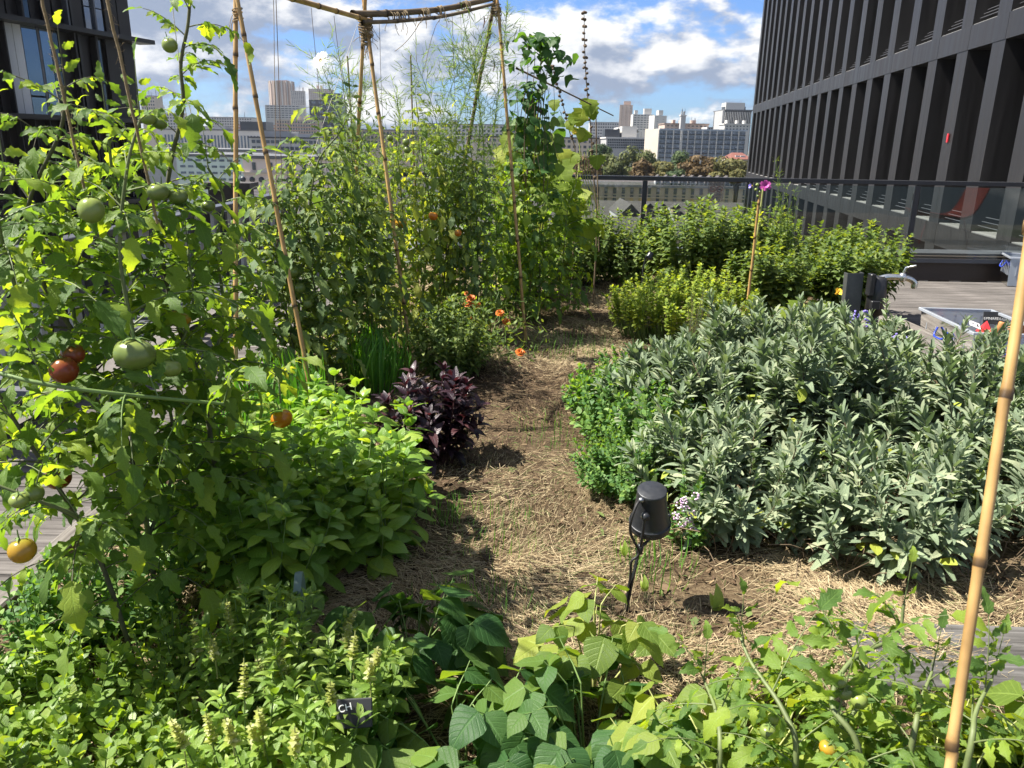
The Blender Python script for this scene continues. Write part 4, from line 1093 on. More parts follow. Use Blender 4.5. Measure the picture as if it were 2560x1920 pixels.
PET_V = mat('violet_petal', (.2, .16, .5), .6, 0, .2, 30); PET_L = mat('lilac_petal', (.5, .34, .5), .6, 0, .2, 30); PET_Y = mat('yellow_petal', (.75, .5, .03), .6, 0, .15, 30); CEN_Y = mat('yellow_flower_centre', (.6, .36, .02), .8, 0, .2, 40)
CEN_O = mat('orange_flower_centre', (.5, .13, .01), .8, 0, .2, 40)

# ---------------------------------------------------------------- straw mulch and fallen bits
def straw():
    n = 300000
    r = np.random.RandomState(5)
    y = 1.0+6.6*r.rand(n)**2.0
    x = -1.25+3.6*r.rand(n)
    keep = (np.abs(x) < .72*y+.1) & (r.rand(n) < np.clip(.95+.55*(np.sin(x*6.3+1.3*np.sin(y*3.7))+np.sin(y*5.1+1.7*np.sin(x*4.4))), .12, 1))
    x, y = x[keep], y[keep]; n = len(x)
    patch = np.sin(x*4.2+y*1.7)+np.sin(x*1.9-y*3.1+.7)+.6*np.sin(x*9+y*6)
    L_ = r.uniform(.02, .075, n)*np.where(patch > .2, 1.15, .7); a = r.uniform(0, 6.283, n)
    a = np.where(r.rand(n) < .6, .9*np.sin(x*5+y*3)+.7*np.sin(y*9-x*6)+r.normal(0, .4, n), a)
    w = r.uniform(.0004, .001, n)*np.where(y > 3.0, 1.6, 1)
    clump = .012*np.clip(np.sin(x*14+3*np.sin(y*5))*np.sin(y*17+2*np.sin(x*7)), 0, 1)
    z0 = soil_z(x, y)+r.uniform(.001, .012, n)+clump*r.rand(n)
    lift = r.normal(0, .006, n)*np.where(r.rand(n) < .1, 3.0, 1)
    dx, dy = np.cos(a)*L_*.5, np.sin(a)*L_*.5; nx_, ny_ = -np.sin(a)*w, np.cos(a)*w
    v = np.stack([np.stack([x-dx-nx_, y-dy-ny_, z0-lift], -1), np.stack([x-dx+nx_, y-dy+ny_, z0-lift+.0006], -1), np.stack([x+dx+nx_*.6, y+dy+ny_*.6, z0+lift+.0006], -1), np.stack([x+dx-nx_*.6, y+dy-ny_*.6, z0+lift], -1)], 1).reshape(-1, 3)
    q = np.arange(4*n).reshape(-1, 4)
    brown = 1/(1+np.exp(-(np.sin(x*3.1+1.2)*1.2+np.sin(y*2.4+x)*1.5-.2+np.where((y > 2.9) & (y < 4.2), .5, -1.4))*1.3))
    tn = np.where(r.rand(n) < brown, r.uniform(.0, .45, n), r.uniform(.42, .86, n)); tn = np.where((r.rand(n) < .10) & (patch < .6), r.uniform(.9, 1, n), tn)
    m_ = tint_mat('straw', [(0, (.03, .018, .01)), (.3, (.1, .062, .034)), (.5, (.26, .19, .105)), (.84, (.46, .38, .23)), (.88, (.07, .1, .03)), (1, (.12, .16, .045))], .75, .15)
    tag(obj('straw_mulch', mesh_np('straw_mulch', v, q, m_, tint=np.repeat(tn, 4), smooth=False)), 'dry straw mulch strewn over the garden path', 'straw', kind='stuff')
    # chips of wood between the stalks
    n = 9000; y = 1.2+5.5*r.rand(n)**1.6; x = -1.2+3.0*r.rand(n); k = np.abs(x) < .75*y; x, y = x[k], y[k]; n = len(x)
    a = r.uniform(0, 6.28, n); l = r.uniform(.006, .018, n); w = r.uniform(.0015, .004, n); z = soil_z(x, y)+r.uniform(.002, .012, n); dx, dy = np.cos(a), np.sin(a); h = r.uniform(-.005, .006, n)
    v = np.stack([np.stack([x-dx*l-dy*w, y-dy*l+dx*w, z-h], -1), np.stack([x-dx*l+dy*w, y-dy*l-dx*w, z-h+.002], -1), np.stack([x+dx*l+dy*w, y+dy*l-dx*w, z+h+.002], -1), np.stack([x+dx*l-dy*w, y+dy*l+dx*w, z+h], -1)], 1).reshape(-1, 3)
    tag(obj('bark_chips', mesh_np('bark_chips', v, np.arange(4*n).reshape(-1, 4), MATS['straw'], tint=np.repeat(r.uniform(.05, .5, n), 4), smooth=False)), 'brown bark chips scattered among the straw', 'bark chips', kind='stuff')
straw()

def litter():
    r = np.random.RandomState(9); lst = []
    for k in range(260):
        y = 1.3+4.5*r.rand()**1.5; x = -.75+1.5*r.rand()
        p = V(x, y, soil_z(x, y)+.012); a = r.uniform(0, 6.28); key = ('tom', 'bushl', 'sage', 'ore')[r.randint(4)]
        v, q, uv, me, tn = LEAF[key][0][r.randint(5)]; s = r.uniform(.02, .05); dd = nrm(V(math.cos(a), math.sin(a), r.uniform(-.2, .3))); nn = nrm(ZU+V(*r.normal(0, .4, 3))); xx = nrm(cross(dd, nn)); nn = cross(xx, dd)
        lst.append((p+(v[:, :1]*xx+v[:, 1:2]*dd+v[:, 2:3]*nn)*s, q))
    v, q = merge(lst); nv = [len(a) for a, _ in lst]; tn = np.repeat(np.where(r.rand(len(lst)) < .7, r.uniform(.0, .5, len(lst)), r.uniform(.88, 1, len(lst))), nv)
    tag(obj('leaf_litter', mesh_np('leaf_litter', v, q, MATS['straw'], tint=tn)), 'dry fallen leaves scattered over the straw path', 'leaf litter', kind='stuff')
litter()

# ---------------------------------------------------------------- bamboo frame
M_BAM = tint_mat('bamboo', [(0, (.05, .03, .014)), (.2, (.3, .18, .064)), (.6, (.42, .265, .1)), (1, (.5, .34, .15))], .38, 0, .4, 14)
M_BAMO = tint_mat('old_bamboo', [(0, (.03, .022, .015)), (.2, (.1, .072, .046)), (.6, (.15, .11, .068)), (1, (.21, .16, .1))], .6, 0, .3, 14)
M_TWINE = mat('jute_twine', (.22, .165, .095), .95, 0, .35, 60, .5)
def bamboo(label, a, b, r0, r1, m_=None, name='bamboo_pole', node=.24, grp='bamboo poles of the plant frame', bend=.0, sag=.0):
    a, b = np.asarray(a, float), np.asarray(b, float); Lh = np.linalg.norm(b-a); pts, rad, tn = [], [], []
    ends = [0]; s = node*U(.4, 1)
    while s < Lh-.05: ends.append(s); s += node*U(.8, 1.25)
    ends.append(Lh)
    side = nrm(cross(b-a, V(.3, 1, .1))); sh = U(.3, .8)
    for i in range(len(ends)-1):
        s0, s1 = ends[i], ends[i+1]; sh = U(.35, .95)
        for f, dr, tt in ((0, 1.13, .0), (.006/(s1-s0)*1.5, 1.16, .05), (.014/(s1-s0)*1.5, .97, .45), (.5, .95, sh), (1-.012/(s1-s0), .97, sh), (1-.002/(s1-s0), 1.04, .3)):
            s = s0+(s1-s0)*min(1, max(0, f)); g = s/Lh
            pts.append(a+(b-a)*g+side*bend*math.sin(g*math.pi)+V(0, 0, -sag)*math.sin(g*math.pi)+side*.0012*math.sin(i*2.3)); rad.append((r0+(r1-r0)*g)*dr); tn.append(tt)
    pts.append(b+nrm(b-a)*.001); rad.append(.0005); tn.append(.1)
    k = 10; v, q = tube(pts, rad, k)
    o = obj(name, mesh_np(name, v-a, q, m_ or M_BAM, tint=np.repeat(tn, k)), None, a)
    return tag(o, label, 'bamboo pole', grp)
ap1 = A(594, 34, 3.28); ap2 = A(913, 70, 4.45); ap3 = A(1240, 8, 5.0)
def past(a, b, k): return b+(b-a)*k
def pole(label, uv, base_y, top, k=.06, r=.0105, m_=None, **kw):
    g = G(*uv) if base_y is None else A(uv[0], uv[1], base_y)
    g = g+V(0, 0, -.03)
    return bamboo(label, g, past(g, top, k), r, r*.85, m_, **kw)
pole('upright bamboo pole crossing another over the tomato plants', (588, 1090), None, ap1+V(-.012, .012, 0), .12)
pole('slanting bamboo pole leaning right from the crossed pair', (800, 1090), None, ap1+V(.012, -.012, 0), .1)
pole('bamboo pole slanting down to the small green basil', (1031, 908), None, ap2+V(.01, -.01, .02), .07, .0115)
pole('bamboo pole standing behind the cosmos under the lashed joint', (868, 830), None, ap2+V(-.01, .01, .0), .1, .0115)
pole('bamboo pole ending in straw beside the marigolds', (1316, 852), None, ap3+V(.012, -.01, -.02), .05, .0105, M_BAM)
pole('grey brown bamboo pole rising through the cosmos and bean vine', (1085, 800), None, ap3+V(-.012, .01, .0), .06, .013, M_BAMO)
bamboo('thick bamboo ridge pole lashed across the frame top', A(880, 35, 4.3), A(1262, -12, 5.1), .018, .015, M_BAMO, sag=.03, name='bamboo_ridge', grp='ridge poles of the plant frame')
bamboo('thinner bamboo ridge pole tied under the thick one', A(905, 56, 4.32), A(1235, 10, 4.95), .011, .009, M_BAMO, sag=.026, name='bamboo_ridge', grp='ridge poles of the plant frame')
bamboo('bamboo ridge pole coming from the upper edge to the lashed joint', A(610, -38, 3.36), A(925, 52, 4.42), .0125, .012, M_BAM, name='bamboo_ridge', grp='ridge poles of the plant frame', node=.2)
pr = A(2385, 1840, .80); pt = A(2572, 600, 1.02); pb = pr+(pr-pt)*((pr[2]+.02)/(pt[2]-pr[2]))
bamboo('stout bamboo cane closest to the camera, leaning right', pb, pt+(pt-pr)*.5, .0068, .0075, M_BAM, node=.2)
pole('dark thin stake among the cosmos left of the lashed joint', (905, 700), 4.9, A(868, 140, 4.9), .0, .006, M_BAMO)
pole('dark thin stake standing right of the lashed joint', (1045, 700), 5.0, A(1026, 138, 5.0), .0, .006, M_BAMO)
bamboo('thin dry cane slanting out from the bean vine', A(1290, 170, 5.6), A(1534, 289, 5.9), .007, .004, M_BAMO, node=.3)
pole('thin cane supporting the dried hollyhock', (1498, 620), 6.2, A(1489, 254, 6.2), .0, .0055, M_BAMO)
pole('pale cane tied to the pink hollyhock', (1862, 820), 5.6, A(1900, 480, 5.6), .0, .011, M_BAM)
# lashings of twine
def lashing(label, c, R, n, axis):
    r = random.Random(int(c[0]*1000)); t = nrm(axis); x = perp(t, 0); y = cross(t, x); parts = []
    for k in range(n):
        ph = r.uniform(0, 6.28); tl = r.uniform(-.5, .5); off = r.uniform(-R*1.1, R*1.1); pts = []
        rr = R*r.uniform(.75, 1.15)
        for a in np.linspace(0, 6.283, 15): pts.append(c+t*(off+tl*R*math.sin(a+ph))+x*rr*math.cos(a)+y*rr*math.sin(a))
        parts.append(tube(pts, .0022, 5))
    for k in range(int(n*.7)):                       # loose ends
        p = c+rdir()*R; pts = [p]; d = nrm(rdir()+V(0, 0, -1))
        for j in range(5): d = nrm(d+rdir()*.5+V(0, 0, -.25)); p = p+d*.016; pts.append(p)
        parts.append(tube(pts, .0014, 4))
    v, q = merge(parts); o = obj('twine_lashing', mesh_np('twine_lashing', v-c, q, M_TWINE), None, c); return tag(o, label, 'twine', 'twine lashings on the frame')
lashing('shaggy twine knot binding the poles below the ridge', A(914, 66, 4.4), .035, 26, V(0, 0, 1))
lashing('ragged twine hanging below the shaggy knot', A(915, 100, 4.45), .024, 16, V(0, 0, 1))
for k, (uu, vv) in enumerate(((985, 42), (1010, 40), (1062, 34), (1100, 26), (1165, 14))):
    f = (uu-905)/330; lashing(['first', 'second', 'third', 'fourth', 'fifth'][k]+' twine binding right of the knot on the ridge pole', A(uu, vv, 4.32+f*.65), .0225, 6, A(1235, 10, 4.95)-A(905, 50, 4.32))
lashing('twine binding where the crossed bamboo pair meets', A(594, 36, 3.28), .018, 6, V(0, 0, 1))
lashing('dry stems and twine wound round the far frame top', A(1240, 25, 5.0), .03, 14, V(0, 0, 1))
def string(label, a, b, r=.0018, sag=.0, m_=M_TWINE, fuzz=0):
    a, b = np.asarray(a, float), np.asarray(b, float); t = np.linspace(0, 1, 14)[:, None]
    pts = a+(b-a)*t; pts = pts+V(0, 0, -1)*sag*(np.sin(math.pi*t))+NR.normal(0, .0006, (14, 3)); parts = [tube(pts, r, 5)]
    for k in range(fuzz):
        f = U(0, 1); p = a+(b-a)*f; parts.append(tube([p, p+rdir()*.008, p+rdir()*.012], .0003, 3))
    v, q = merge(parts); o = obj('twine', mesh_np('twine', v-a, q, m_), None, a); return tag(o, label, 'twine', 'twine hanging as plant supports')
string('thick hairy twine crossing the mirror windows', A(100, -30, 1.45), A(210, 470, 1.6), .0028, .0, fuzz=60)
string('thick hairy twine beside the brown building corner', A(262, -30, 1.5), A(395, 560, 1.65), .003, .0, fuzz=70)
M_TWD = mat('dark_twine', (.12, .09, .07), .9, 0, .3, 60); M_TWP = mat('pale_string', (.5, .47, .42), .9, 0, .2, 60)
string('tan string hanging straight by the slanting pole', A(684, -10, 3.5), A(694, 700, 3.6), .0014)
string('dark string hanging beside the tan string', A(690, -10, 3.5), A(712, 690, 3.6), .0016, 0, M_TWD)
string('pale string running up to the tomato top', A(428, -10, 1.9), A(470, 330, 2.0), .0009, 0, M_TWP)
string('thin string left of the white cosmos flower', A(778, 20, 3.9), A(830, 560, 4.2), .0013, 0, M_TWD)
string('thin string right of the white cosmos flower', A(835, 40, 4.0), A(905, 600, 4.3), .0013, 0, M_TWD)
string('pale string slanting left from the lashed joint', A(893, 62, 4.3), A(770, 420, 4.0), .0012, 0, M_TWP)
string('thin string just right of the lashed joint', A(948, 60, 4.4), A(968, 620, 4.6), .0012, 0, M_TWD)
string('loose twine end slanting off the ridge', A(1060, 40, 4.5), A(988, 128, 4.5), .0016, .02)
string('bowed twine curving beneath the ridge', A(1105, 40, 4.6), A(1060, 180, 4.6), .0014, -.05)
string('thin string dropping from the ridge into the tomatoes', A(1037, 45, 4.5), A(1062, 600, 4.8), .001, 0, M_TWP)
string('thin string through the feathery cosmos', A(1130, 30, 4.7), A(1150, 620, 5.0), .0012, 0, M_TWD)
string('pale thin string near the far pole', A(1150, 20, 4.8), A(1180, 600, 5.1), .001, 0, M_TWP)

# ---------------------------------------------------------------- tomatoes close on the left
def path_px(lst): return [A(u, v, y) for u, v, y in lst]
def nearground(P3): return np.array([P3[0], P3[1], 0.0])
def tomato_near():
    s1 = path_px([(395, 1620, 1.68), (372, 1340, 1.72), (305, 1065, 1.75), (195, 850, 1.75), (100, 690, 1.75), (70, 520, 1.75), (150, 330, 1.72), (163, 215, 1.7)])
    P = Plant(nearground(s1[0])); s1 = [P.base]+s1
    vine(P, s1, 'tom', .23, .025, ST_OLD, .0085, .0035, 1.1, start=.16)
    s2 = path_px([(372, 1340, 1.72), (330, 1050, 1.62), (335, 860, 1.6), (300, 640, 1.6), (318, 420, 1.6), (350, 300, 1.62)])
    vine(P, s2, 'tom', .22, .026, ST_TOM, .006, .003, 1.1, start=.05)
    s3 = path_px([(305, 1065, 1.75), (140, 900, 1.6), (40, 720, 1.55), (-10, 520, 1.5), (10, 420, 1.5)])
    vine(P, s3, 'tom', .22, .028, ST_TOM, .006, .003, 1.1)
    vine(P, path_px([(372, 1340, 1.72), (440, 1150, 1.8), (420, 960, 1.8), (480, 780, 1.8), (470, 620, 1.85)]), 'tom', .2, .03, ST_TOM, .005, .0025, 1.1)
    vine(P, path_px([(195, 850, 1.75), (160, 640, 1.85), (120, 470, 1.85), (200, 380, 1.85)]), 'tom', .2, .03, ST_TOM, .005, .0025, 1.1)
    t = P.build('tomato_plant', 'large tomato plant with red fruit in front of the mirror windows', 'tomato plant', cap=300)
    fruit(t, A(160, 925, 1.48), 0.0275, FM_R, .35, .95); fruit(t, A(182, 885, 1.52), 0.0232, FM_R, .35, .95); fruit(t, A(145, 1195, 1.56), 0.0275, FM_R, .35)
    fruit(t, A(335, 885, 1.42), .036, FM_G, 1, .85); fruit(t, A(228, 525, 1.48), 0.0232, FM_LG, .35, 1.15)
    fruit(t, A(428, 920, 1.56), 0.0206, FM_LG, .35); fruit(t, A(455, 790, 1.79), 0.0232, FM_Y, .35); fruit(t, A(395, 480, 1.52), 0.0189, FM_G, .35)
    # second plant: low left
    s1 = path_px([(330, 1640, 1.5), (250, 1400, 1.48), (140, 1210, 1.45), (30, 1040, 1.42), (-60, 880, 1.4)])
    P = Plant(nearground(s1[0])); s1 = [P.base]+s1
    vine(P, s1, 'tom', .2, .03, ST_OLD, .007, .003, 1.1, start=.2)
    vine(P, path_px([(250, 1400, 1.48), (200, 1300, 1.38), (90, 1250, 1.32), (-40, 1200, 1.3)]), 'tom', .17, .045, ST_TOM, .005, .0025)
    vine(P, path_px([(560, 1010, 1.5), (300, 985, 1.36), (110, 960, 1.3), (-30, 925, 1.3)]), 'tom', .19, .055, ST_G, .0035, .0042, 1.1)
    t = P.build('tomato_plant', 'low tomato plant at the left edge with a yellow fruit', 'tomato plant', cap=250)
    fruit(t, A(55, 1376, 1.22), 0.0232, FM_Y, .35, .95); fruit(t, A(48, 1250, 1.28), 0.0172, FM_LG, .35); fruit(t, A(85, 1232, 1.30), 0.0172, FM_G, .35)
    # third plant: the tall shoot against the sky
    s1 = path_px([(570, 1400, 1.95), (560, 1290, 1.95), (530, 1120, 1.95), (505, 960, 1.95), (440, 800, 1.95), (405, 620, 1.95), (425, 420, 1.95), (457, 270, 1.95), (452, 160, 1.95), (470, 60, 1.95), (478, -50, 1.95)])
    P = Plant(nearground(s1[0])); s1 = [P.base]+s1
    vine(P, s1, 'tom', .2, .028, ST_OLD, .0085, .0035, 1.0, start=.18, lsize=.34)
    s2 = path_px([(505, 960, 1.95), (560, 800, 2.0), (540, 620, 2.05), (560, 500, 2.05), (520, 420, 2.0)])
    vine(P, s2, 'tom', .2, .03, ST_TOM, .005, .003, 1.1)
    vine(P, path_px([(530, 1120, 1.95), (470, 1180, 2.0), (440, 1000, 2.05), (500, 830, 2.1), (470, 680, 2.1)]), 'tom', .2, .03, ST_TOM, .005, .003, 1.1)
    s3 = path_px([(440, 800, 1.95), (350, 640, 1.9), (290, 480, 1.85), (270, 330, 1.85)])
    vine(P, s3, 'tom', .21, .028, ST_TOM, .005, .003, 1.1)
    t = P.build('tomato_plant', 'tomato plant with the tall shoot standing against the clouds', 'tomato plant', cap=300)
    fruit(t, A(424, 113, 1.86), 0.0163, FM_LG, .35, .95); fruit(t, A(370, 295, 1.84), 0.0172, FM_LG, .35); fruit(t, A(398, 308, 1.86), 0.0163, FM_G, .35)
    fruit(t, A(400, 478, 1.84), 0.0215, FM_G, .35); fruit(t, A(445, 490, 1.86), 0.0224, FM_G, .35); fruit(t, A(520, 515, 1.94), 0.0172, FM_G, .35)
tomato_near()

# tomatoes further along the frame
def tomato_far(label, stems, key, length, inter, fruits=(), cap=140, smat=ST_TOM, droop=1.2, lsize=.33, fill=None):
    ps = [path_px(s) for s in stems]; P = Plant(nearground(ps[0][0]))
    for s in ps: vine(P, ([np.array([s[0][0], s[0][1], 0.0])]+s) if s[0][2] > .03 else s, key, length, inter, smat, .006, .0025, droop, start=.05, lsize=lsize)
    t = P.build('tomato_plant', label, 'tomato plant', cap=cap)
    for (u, v, y, r, m_, sq) in fruits: fruit(t, A(u, v, y), r, m_, 0, sq)
    return t
tomato_far('dark green tomato plant between the slanting pole and parapet', [
    [(760, 1010, 3.62), (720, 800, 3.62), (690, 620, 3.62), (720, 470, 3.62)], [(790, 1010, 3.66), (800, 800, 3.66), (770, 620, 3.66), (790, 420, 3.66), (850, 330, 3.66), (880, 262, 3.66)],
    [(700, 1000, 3.58), (650, 760, 3.58), (650, 600, 3.58), (690, 500, 3.58)], [(730, 980, 3.7), (740, 700, 3.74), (740, 500, 3.74), (730, 400, 3.74)]], 'tomd', .25, .023, [(730, 680, 3.5, .03, FM_G, .95), (750, 720, 3.52, .026, FM_G, 1), (770, 760, 3.52, .022, FM_G, 1)], 220)
tomato_far('dense tomato plant behind the slanting pole, dark hanging leaves', [
    [(880, 960, 4.1), (870, 760, 4.1), (860, 560, 4.1), (840, 420, 4.1), (850, 350, 4.1)], [(920, 950, 4.15), (930, 740, 4.15), (900, 560, 4.15), (880, 400, 4.15)],
    [(840, 960, 4.15), (800, 700, 4.2), (810, 500, 4.2), (800, 380, 4.2)], [(900, 930, 4.3), (905, 760, 4.3), (900, 580, 4.3), (900, 430, 4.3)]], 'tomd', .26, .023, [(905, 600, 4.05, .022, FM_G, 1)], 220)
tomato_far('yellowing tomato plant with orange fruit under the lashed joint', [
    [(1010, 900, 4.78), (1000, 740, 4.78), (1010, 600, 4.78), (1000, 450, 4.78), (990, 350, 4.78)], [(1060, 880, 4.85), (1060, 700, 4.85), (1080, 560, 4.85), (1060, 420, 4.85), (1040, 250, 4.85)],
    [(1100, 860, 4.92), (1110, 700, 4.92), (1120, 560, 4.92), (1110, 420, 4.92), (1130, 320, 4.92)]], 'tomy', .23, .024,
    [(1002, 558, 4.38, .03, FM_Y, .95), (992, 573, 4.38, .026, FM_LG, .95), (986, 553, 4.40, .026, FM_Y, .95), (1083, 540, 4.5, .027, FM_O, .95), (1145, 582, 4.5, .022, FM_O, .95), (1015, 355, 4.5, .02, FM_LG, 1), (1018, 375, 4.5, .02, FM_LG, 1), (1092, 380, 4.5, .02, FM_G, 1), (975, 345, 4.5, .018, FM_LG, 1)], 220)
tomato_far('dark tomato plant half dried inside the cosmos', [
    [(1150, 850, 4.85), (1165, 700, 4.85), (1170, 560, 4.85), (1160, 420, 4.85)], [(1190, 840, 4.95), (1195, 680, 4.95), (1190, 520, 4.95), (1180, 400, 4.95), (1170, 330, 4.95)],
    [(1130, 860, 4.9), (1120, 640, 4.95), (1140, 480, 5.0), (1110, 360, 5.0)]], 'tomd', .22, .027, [], 160)
tomato_far('bright tomato plant right of the far frame pole', [
    [(1290, 800, 5.3), (1290, 660, 5.3), (1310, 560, 5.3), (1300, 470, 5.3), (1290, 400, 5.3)], [(1350, 780, 5.4), (1350, 640, 5.4), (1360, 540, 5.4), (1370, 450, 5.4)],
    [(1240, 810, 5.3), (1240, 680, 5.3), (1240, 560, 5.3), (1230, 440, 5.3)], [(1400, 740, 5.6), (1410, 620, 5.6), (1420, 520, 5.6), (1440, 460, 5.6)]], 'tom', .26, .023, [(1305, 482, 5.15, .026, FM_G, .95)], 200)
tomato_far('sprawling tomato foliage behind the frame near the parapet', [
    [(1000, 700, 5.6), (980, 560, 5.6), (960, 420, 5.6), (950, 330, 5.6)], [(1100, 680, 5.8), (1100, 520, 5.8), (1090, 380, 5.8), (1060, 330, 5.8)], [(900, 720, 5.4), (880, 560, 5.4), (890, 440, 5.4), (870, 380, 5.4)], [(1220, 680, 5.9), (1210, 520, 5.9), (1220, 400, 5.9)]], 'tom', .27, .028, [], 120)

# ---------------------------------------------------------------- feathery cosmos
def cosmos(label, shoots, flowers=(), cap=60, dens=1.0):
    ps = [path_px(s) for s in shoots]; P = Plant(nearground(ps[0][0]))
    for s in ps:
        s = [np.array([s[0][0], s[0][1], 0.0])]+s if s[0][2] > .05 else s
        pts = smooth_path(s, 6); P.tube(pts, np.linspace(.0042, .0016, len(pts)), ST_G, 5)
        Lh = np.linalg.norm(np.diff(pts, axis=0), axis=1).sum(); n = int(Lh/.055*dens); az = 0
        for k in range(n):
            f = .25+.75*(k+.5)/n; i = min(len(pts)-2, int(f*(len(pts)-1))); p = pts[i]+(pts[i+1]-pts[i])*rng.random(); t = nrm(pts[i+1]-pts[i])
            for h in range(2):
                d = nrm(perp(t, az+h*3.14)+t*U(.5, 1.0)); l = U(.09, .17); br = bez(p, p+d*l*.5+V(0, 0, .01), p+d*l+V(0, 0, U(-.02, .04)), 5); P.tube(br, [.0011, .001, .0009, .0008, .0006], ST_G, 3)
                for q in range(1, 5):
                    for w in (-1, 1, 0):
                        dd = nrm(d*U(.7, 1.1)+rdir()*.7); P.leaf('fea', br[q], dd, rdir(), U(.03, .065))
            az += 1.57
    t = P.build('cosmos_plant', label, 'cosmos plant', cap=cap)
    for (u, v, y, r) in flowers:
        flower(t, A(u, v, y), r, PET_W, CEN_Y, 8, 1, .15, (-.5, -.75, .35), 'flower')
    return t
cosmos('tall feathery cosmos reaching the ridge pole', [[(1130, 800, 4.9), (1120, 500, 4.9), (1090, 300, 4.85), (1040, 150, 4.8)], [(1160, 780, 4.9), (1180, 500, 4.9), (1200, 280, 4.9), (1160, 60, 4.9)], [(1180, 780, 5.0), (1210, 450, 5.0), (1190, 220, 5.0), (1130, 120, 4.95)],
        [(1120, 780, 4.95), (1080, 480, 4.95), (1110, 280, 4.95), (1150, 160, 4.9)], [(1200, 760, 5.0), (1225, 420, 5.05), (1250, 200, 5.05), (1268, 30, 5.05)], [(1150, 700, 4.8), (1130, 400, 4.8), (1180, 200, 4.8), (1215, 110, 4.8)]], dens=1.2)
cosmos('feathery cosmos with one white flower against the sky', [[(880, 780, 4.6), (890, 520, 4.6), (860, 330, 4.6), (802, 155, 4.55)], [(900, 780, 4.6), (900, 480, 4.6), (880, 300, 4.6), (850, 150, 4.6)], [(930, 780, 4.7), (920, 520, 4.7), (900, 320, 4.7), (915, 210, 4.7)], [(950, 780, 4.7), (980, 500, 4.7), (1000, 330, 4.7), (990, 230, 4.7)]],
       [(802, 151, 4.5, .05)])
cosmos('low feathery cosmos mass among the yellowing tomatoes', [[(1060, 820, 4.75), (1050, 600, 4.75), (1040, 440, 4.75), (1060, 330, 4.75)], [(1000, 820, 4.75), (960, 620, 4.75), (930, 480, 4.75), (950, 400, 4.75)], [(1110, 820, 4.75), (1100, 620, 4.75), (1120, 460, 4.75), (1100, 340, 4.75)], [(1170, 820, 4.75), (1180, 640, 4.75), (1160, 480, 4.75)], [(960, 800, 4.8), (930, 640, 4.8), (900, 520, 4.8), (880, 440, 4.8)]], dens=1.1)

# ---------------------------------------------------------------- bean and cucumber vines
def bean_vine():
    c = A(1330, 640, 5.35); P = Plant(V(c[0], c[1], 0))
    for k in range(4):
        pts = smooth_path([P.base+V(U(-.05, .05), U(-.05, .05), 0), A(1320+12*k, 520, 5.4), A(1300+18*k, 330, 5.35), A(1318+16*k, 200, 5.3), A(1320+18*k, 110, 5.3)], 6); P.tube(pts, np.linspace(.004, .002, len(pts)), ST_BR, 5)
    for k in range(190):
        v = 80+250*U(0, 1)**1.3; u = rng.gauss(1348, 40) if v < 200 else rng.gauss(1330, 26)
        p = A(u, v, 5.3+U(-.14, .14)); d = V(U(-1, 1), U(-1, .3), U(-.2, .6)); P.leaf('bean', p, nrm(V(d[0], d[1], U(-1.3, .1))), nrm(ZU*.6+d+rdir()*.3), U(.045, .09), rng.randrange(0, 4))
    for k in range(80):
        p = A(U(1270, 1400), U(300, 430), 5.38+U(-.14, .14)); P.leaf('bean', p, nrm(V(U(-1, 1), U(-1, .2), U(-1.2, 0))), nrm(ZU*.4+V(0, -.8, 0)+rdir()*.4), U(.05, .1))
    for k in range(14):
        p = A(U(1290, 1390), U(200, 330), 5.3+U(-.1, .1)); P.tube(bez(p, p+V(U(-.05, .05), 0, -.2), p+V(U(-.1, .1), U(-.05, .05), -.42), 6), .0016, ST_BR, 4)
    for k in range(26):
        p = A(U(1292, 1385), U(340, 600), 5.35+U(-.12, .12)); P.leaf('bean', p, nrm(V(U(-1, 1), U(-1, .2), U(-1, 0))), nrm(ZU+V(0, -.8, 0)), U(.05, .085))
    for (u, v, l) in ((1330, 230, .11), (1345, 240, .16), (1352, 250, .13), (1235, 150, .07), (1252, 160, .08), (1210, 40, .07), (1226, 70, .06), (1318, 400, .15)):
        p = A(u, v, 5.25); P.tube([p, p+V(.004, 0, -l*.5), p+V(-.006, 0, -l)], [.003, .0042, .002], ST_P, 6)
    P.build('bean_vine', 'dark bean vine bunched at the frame top with hanging pods', 'bean vine', cap=130)
bean_vine()
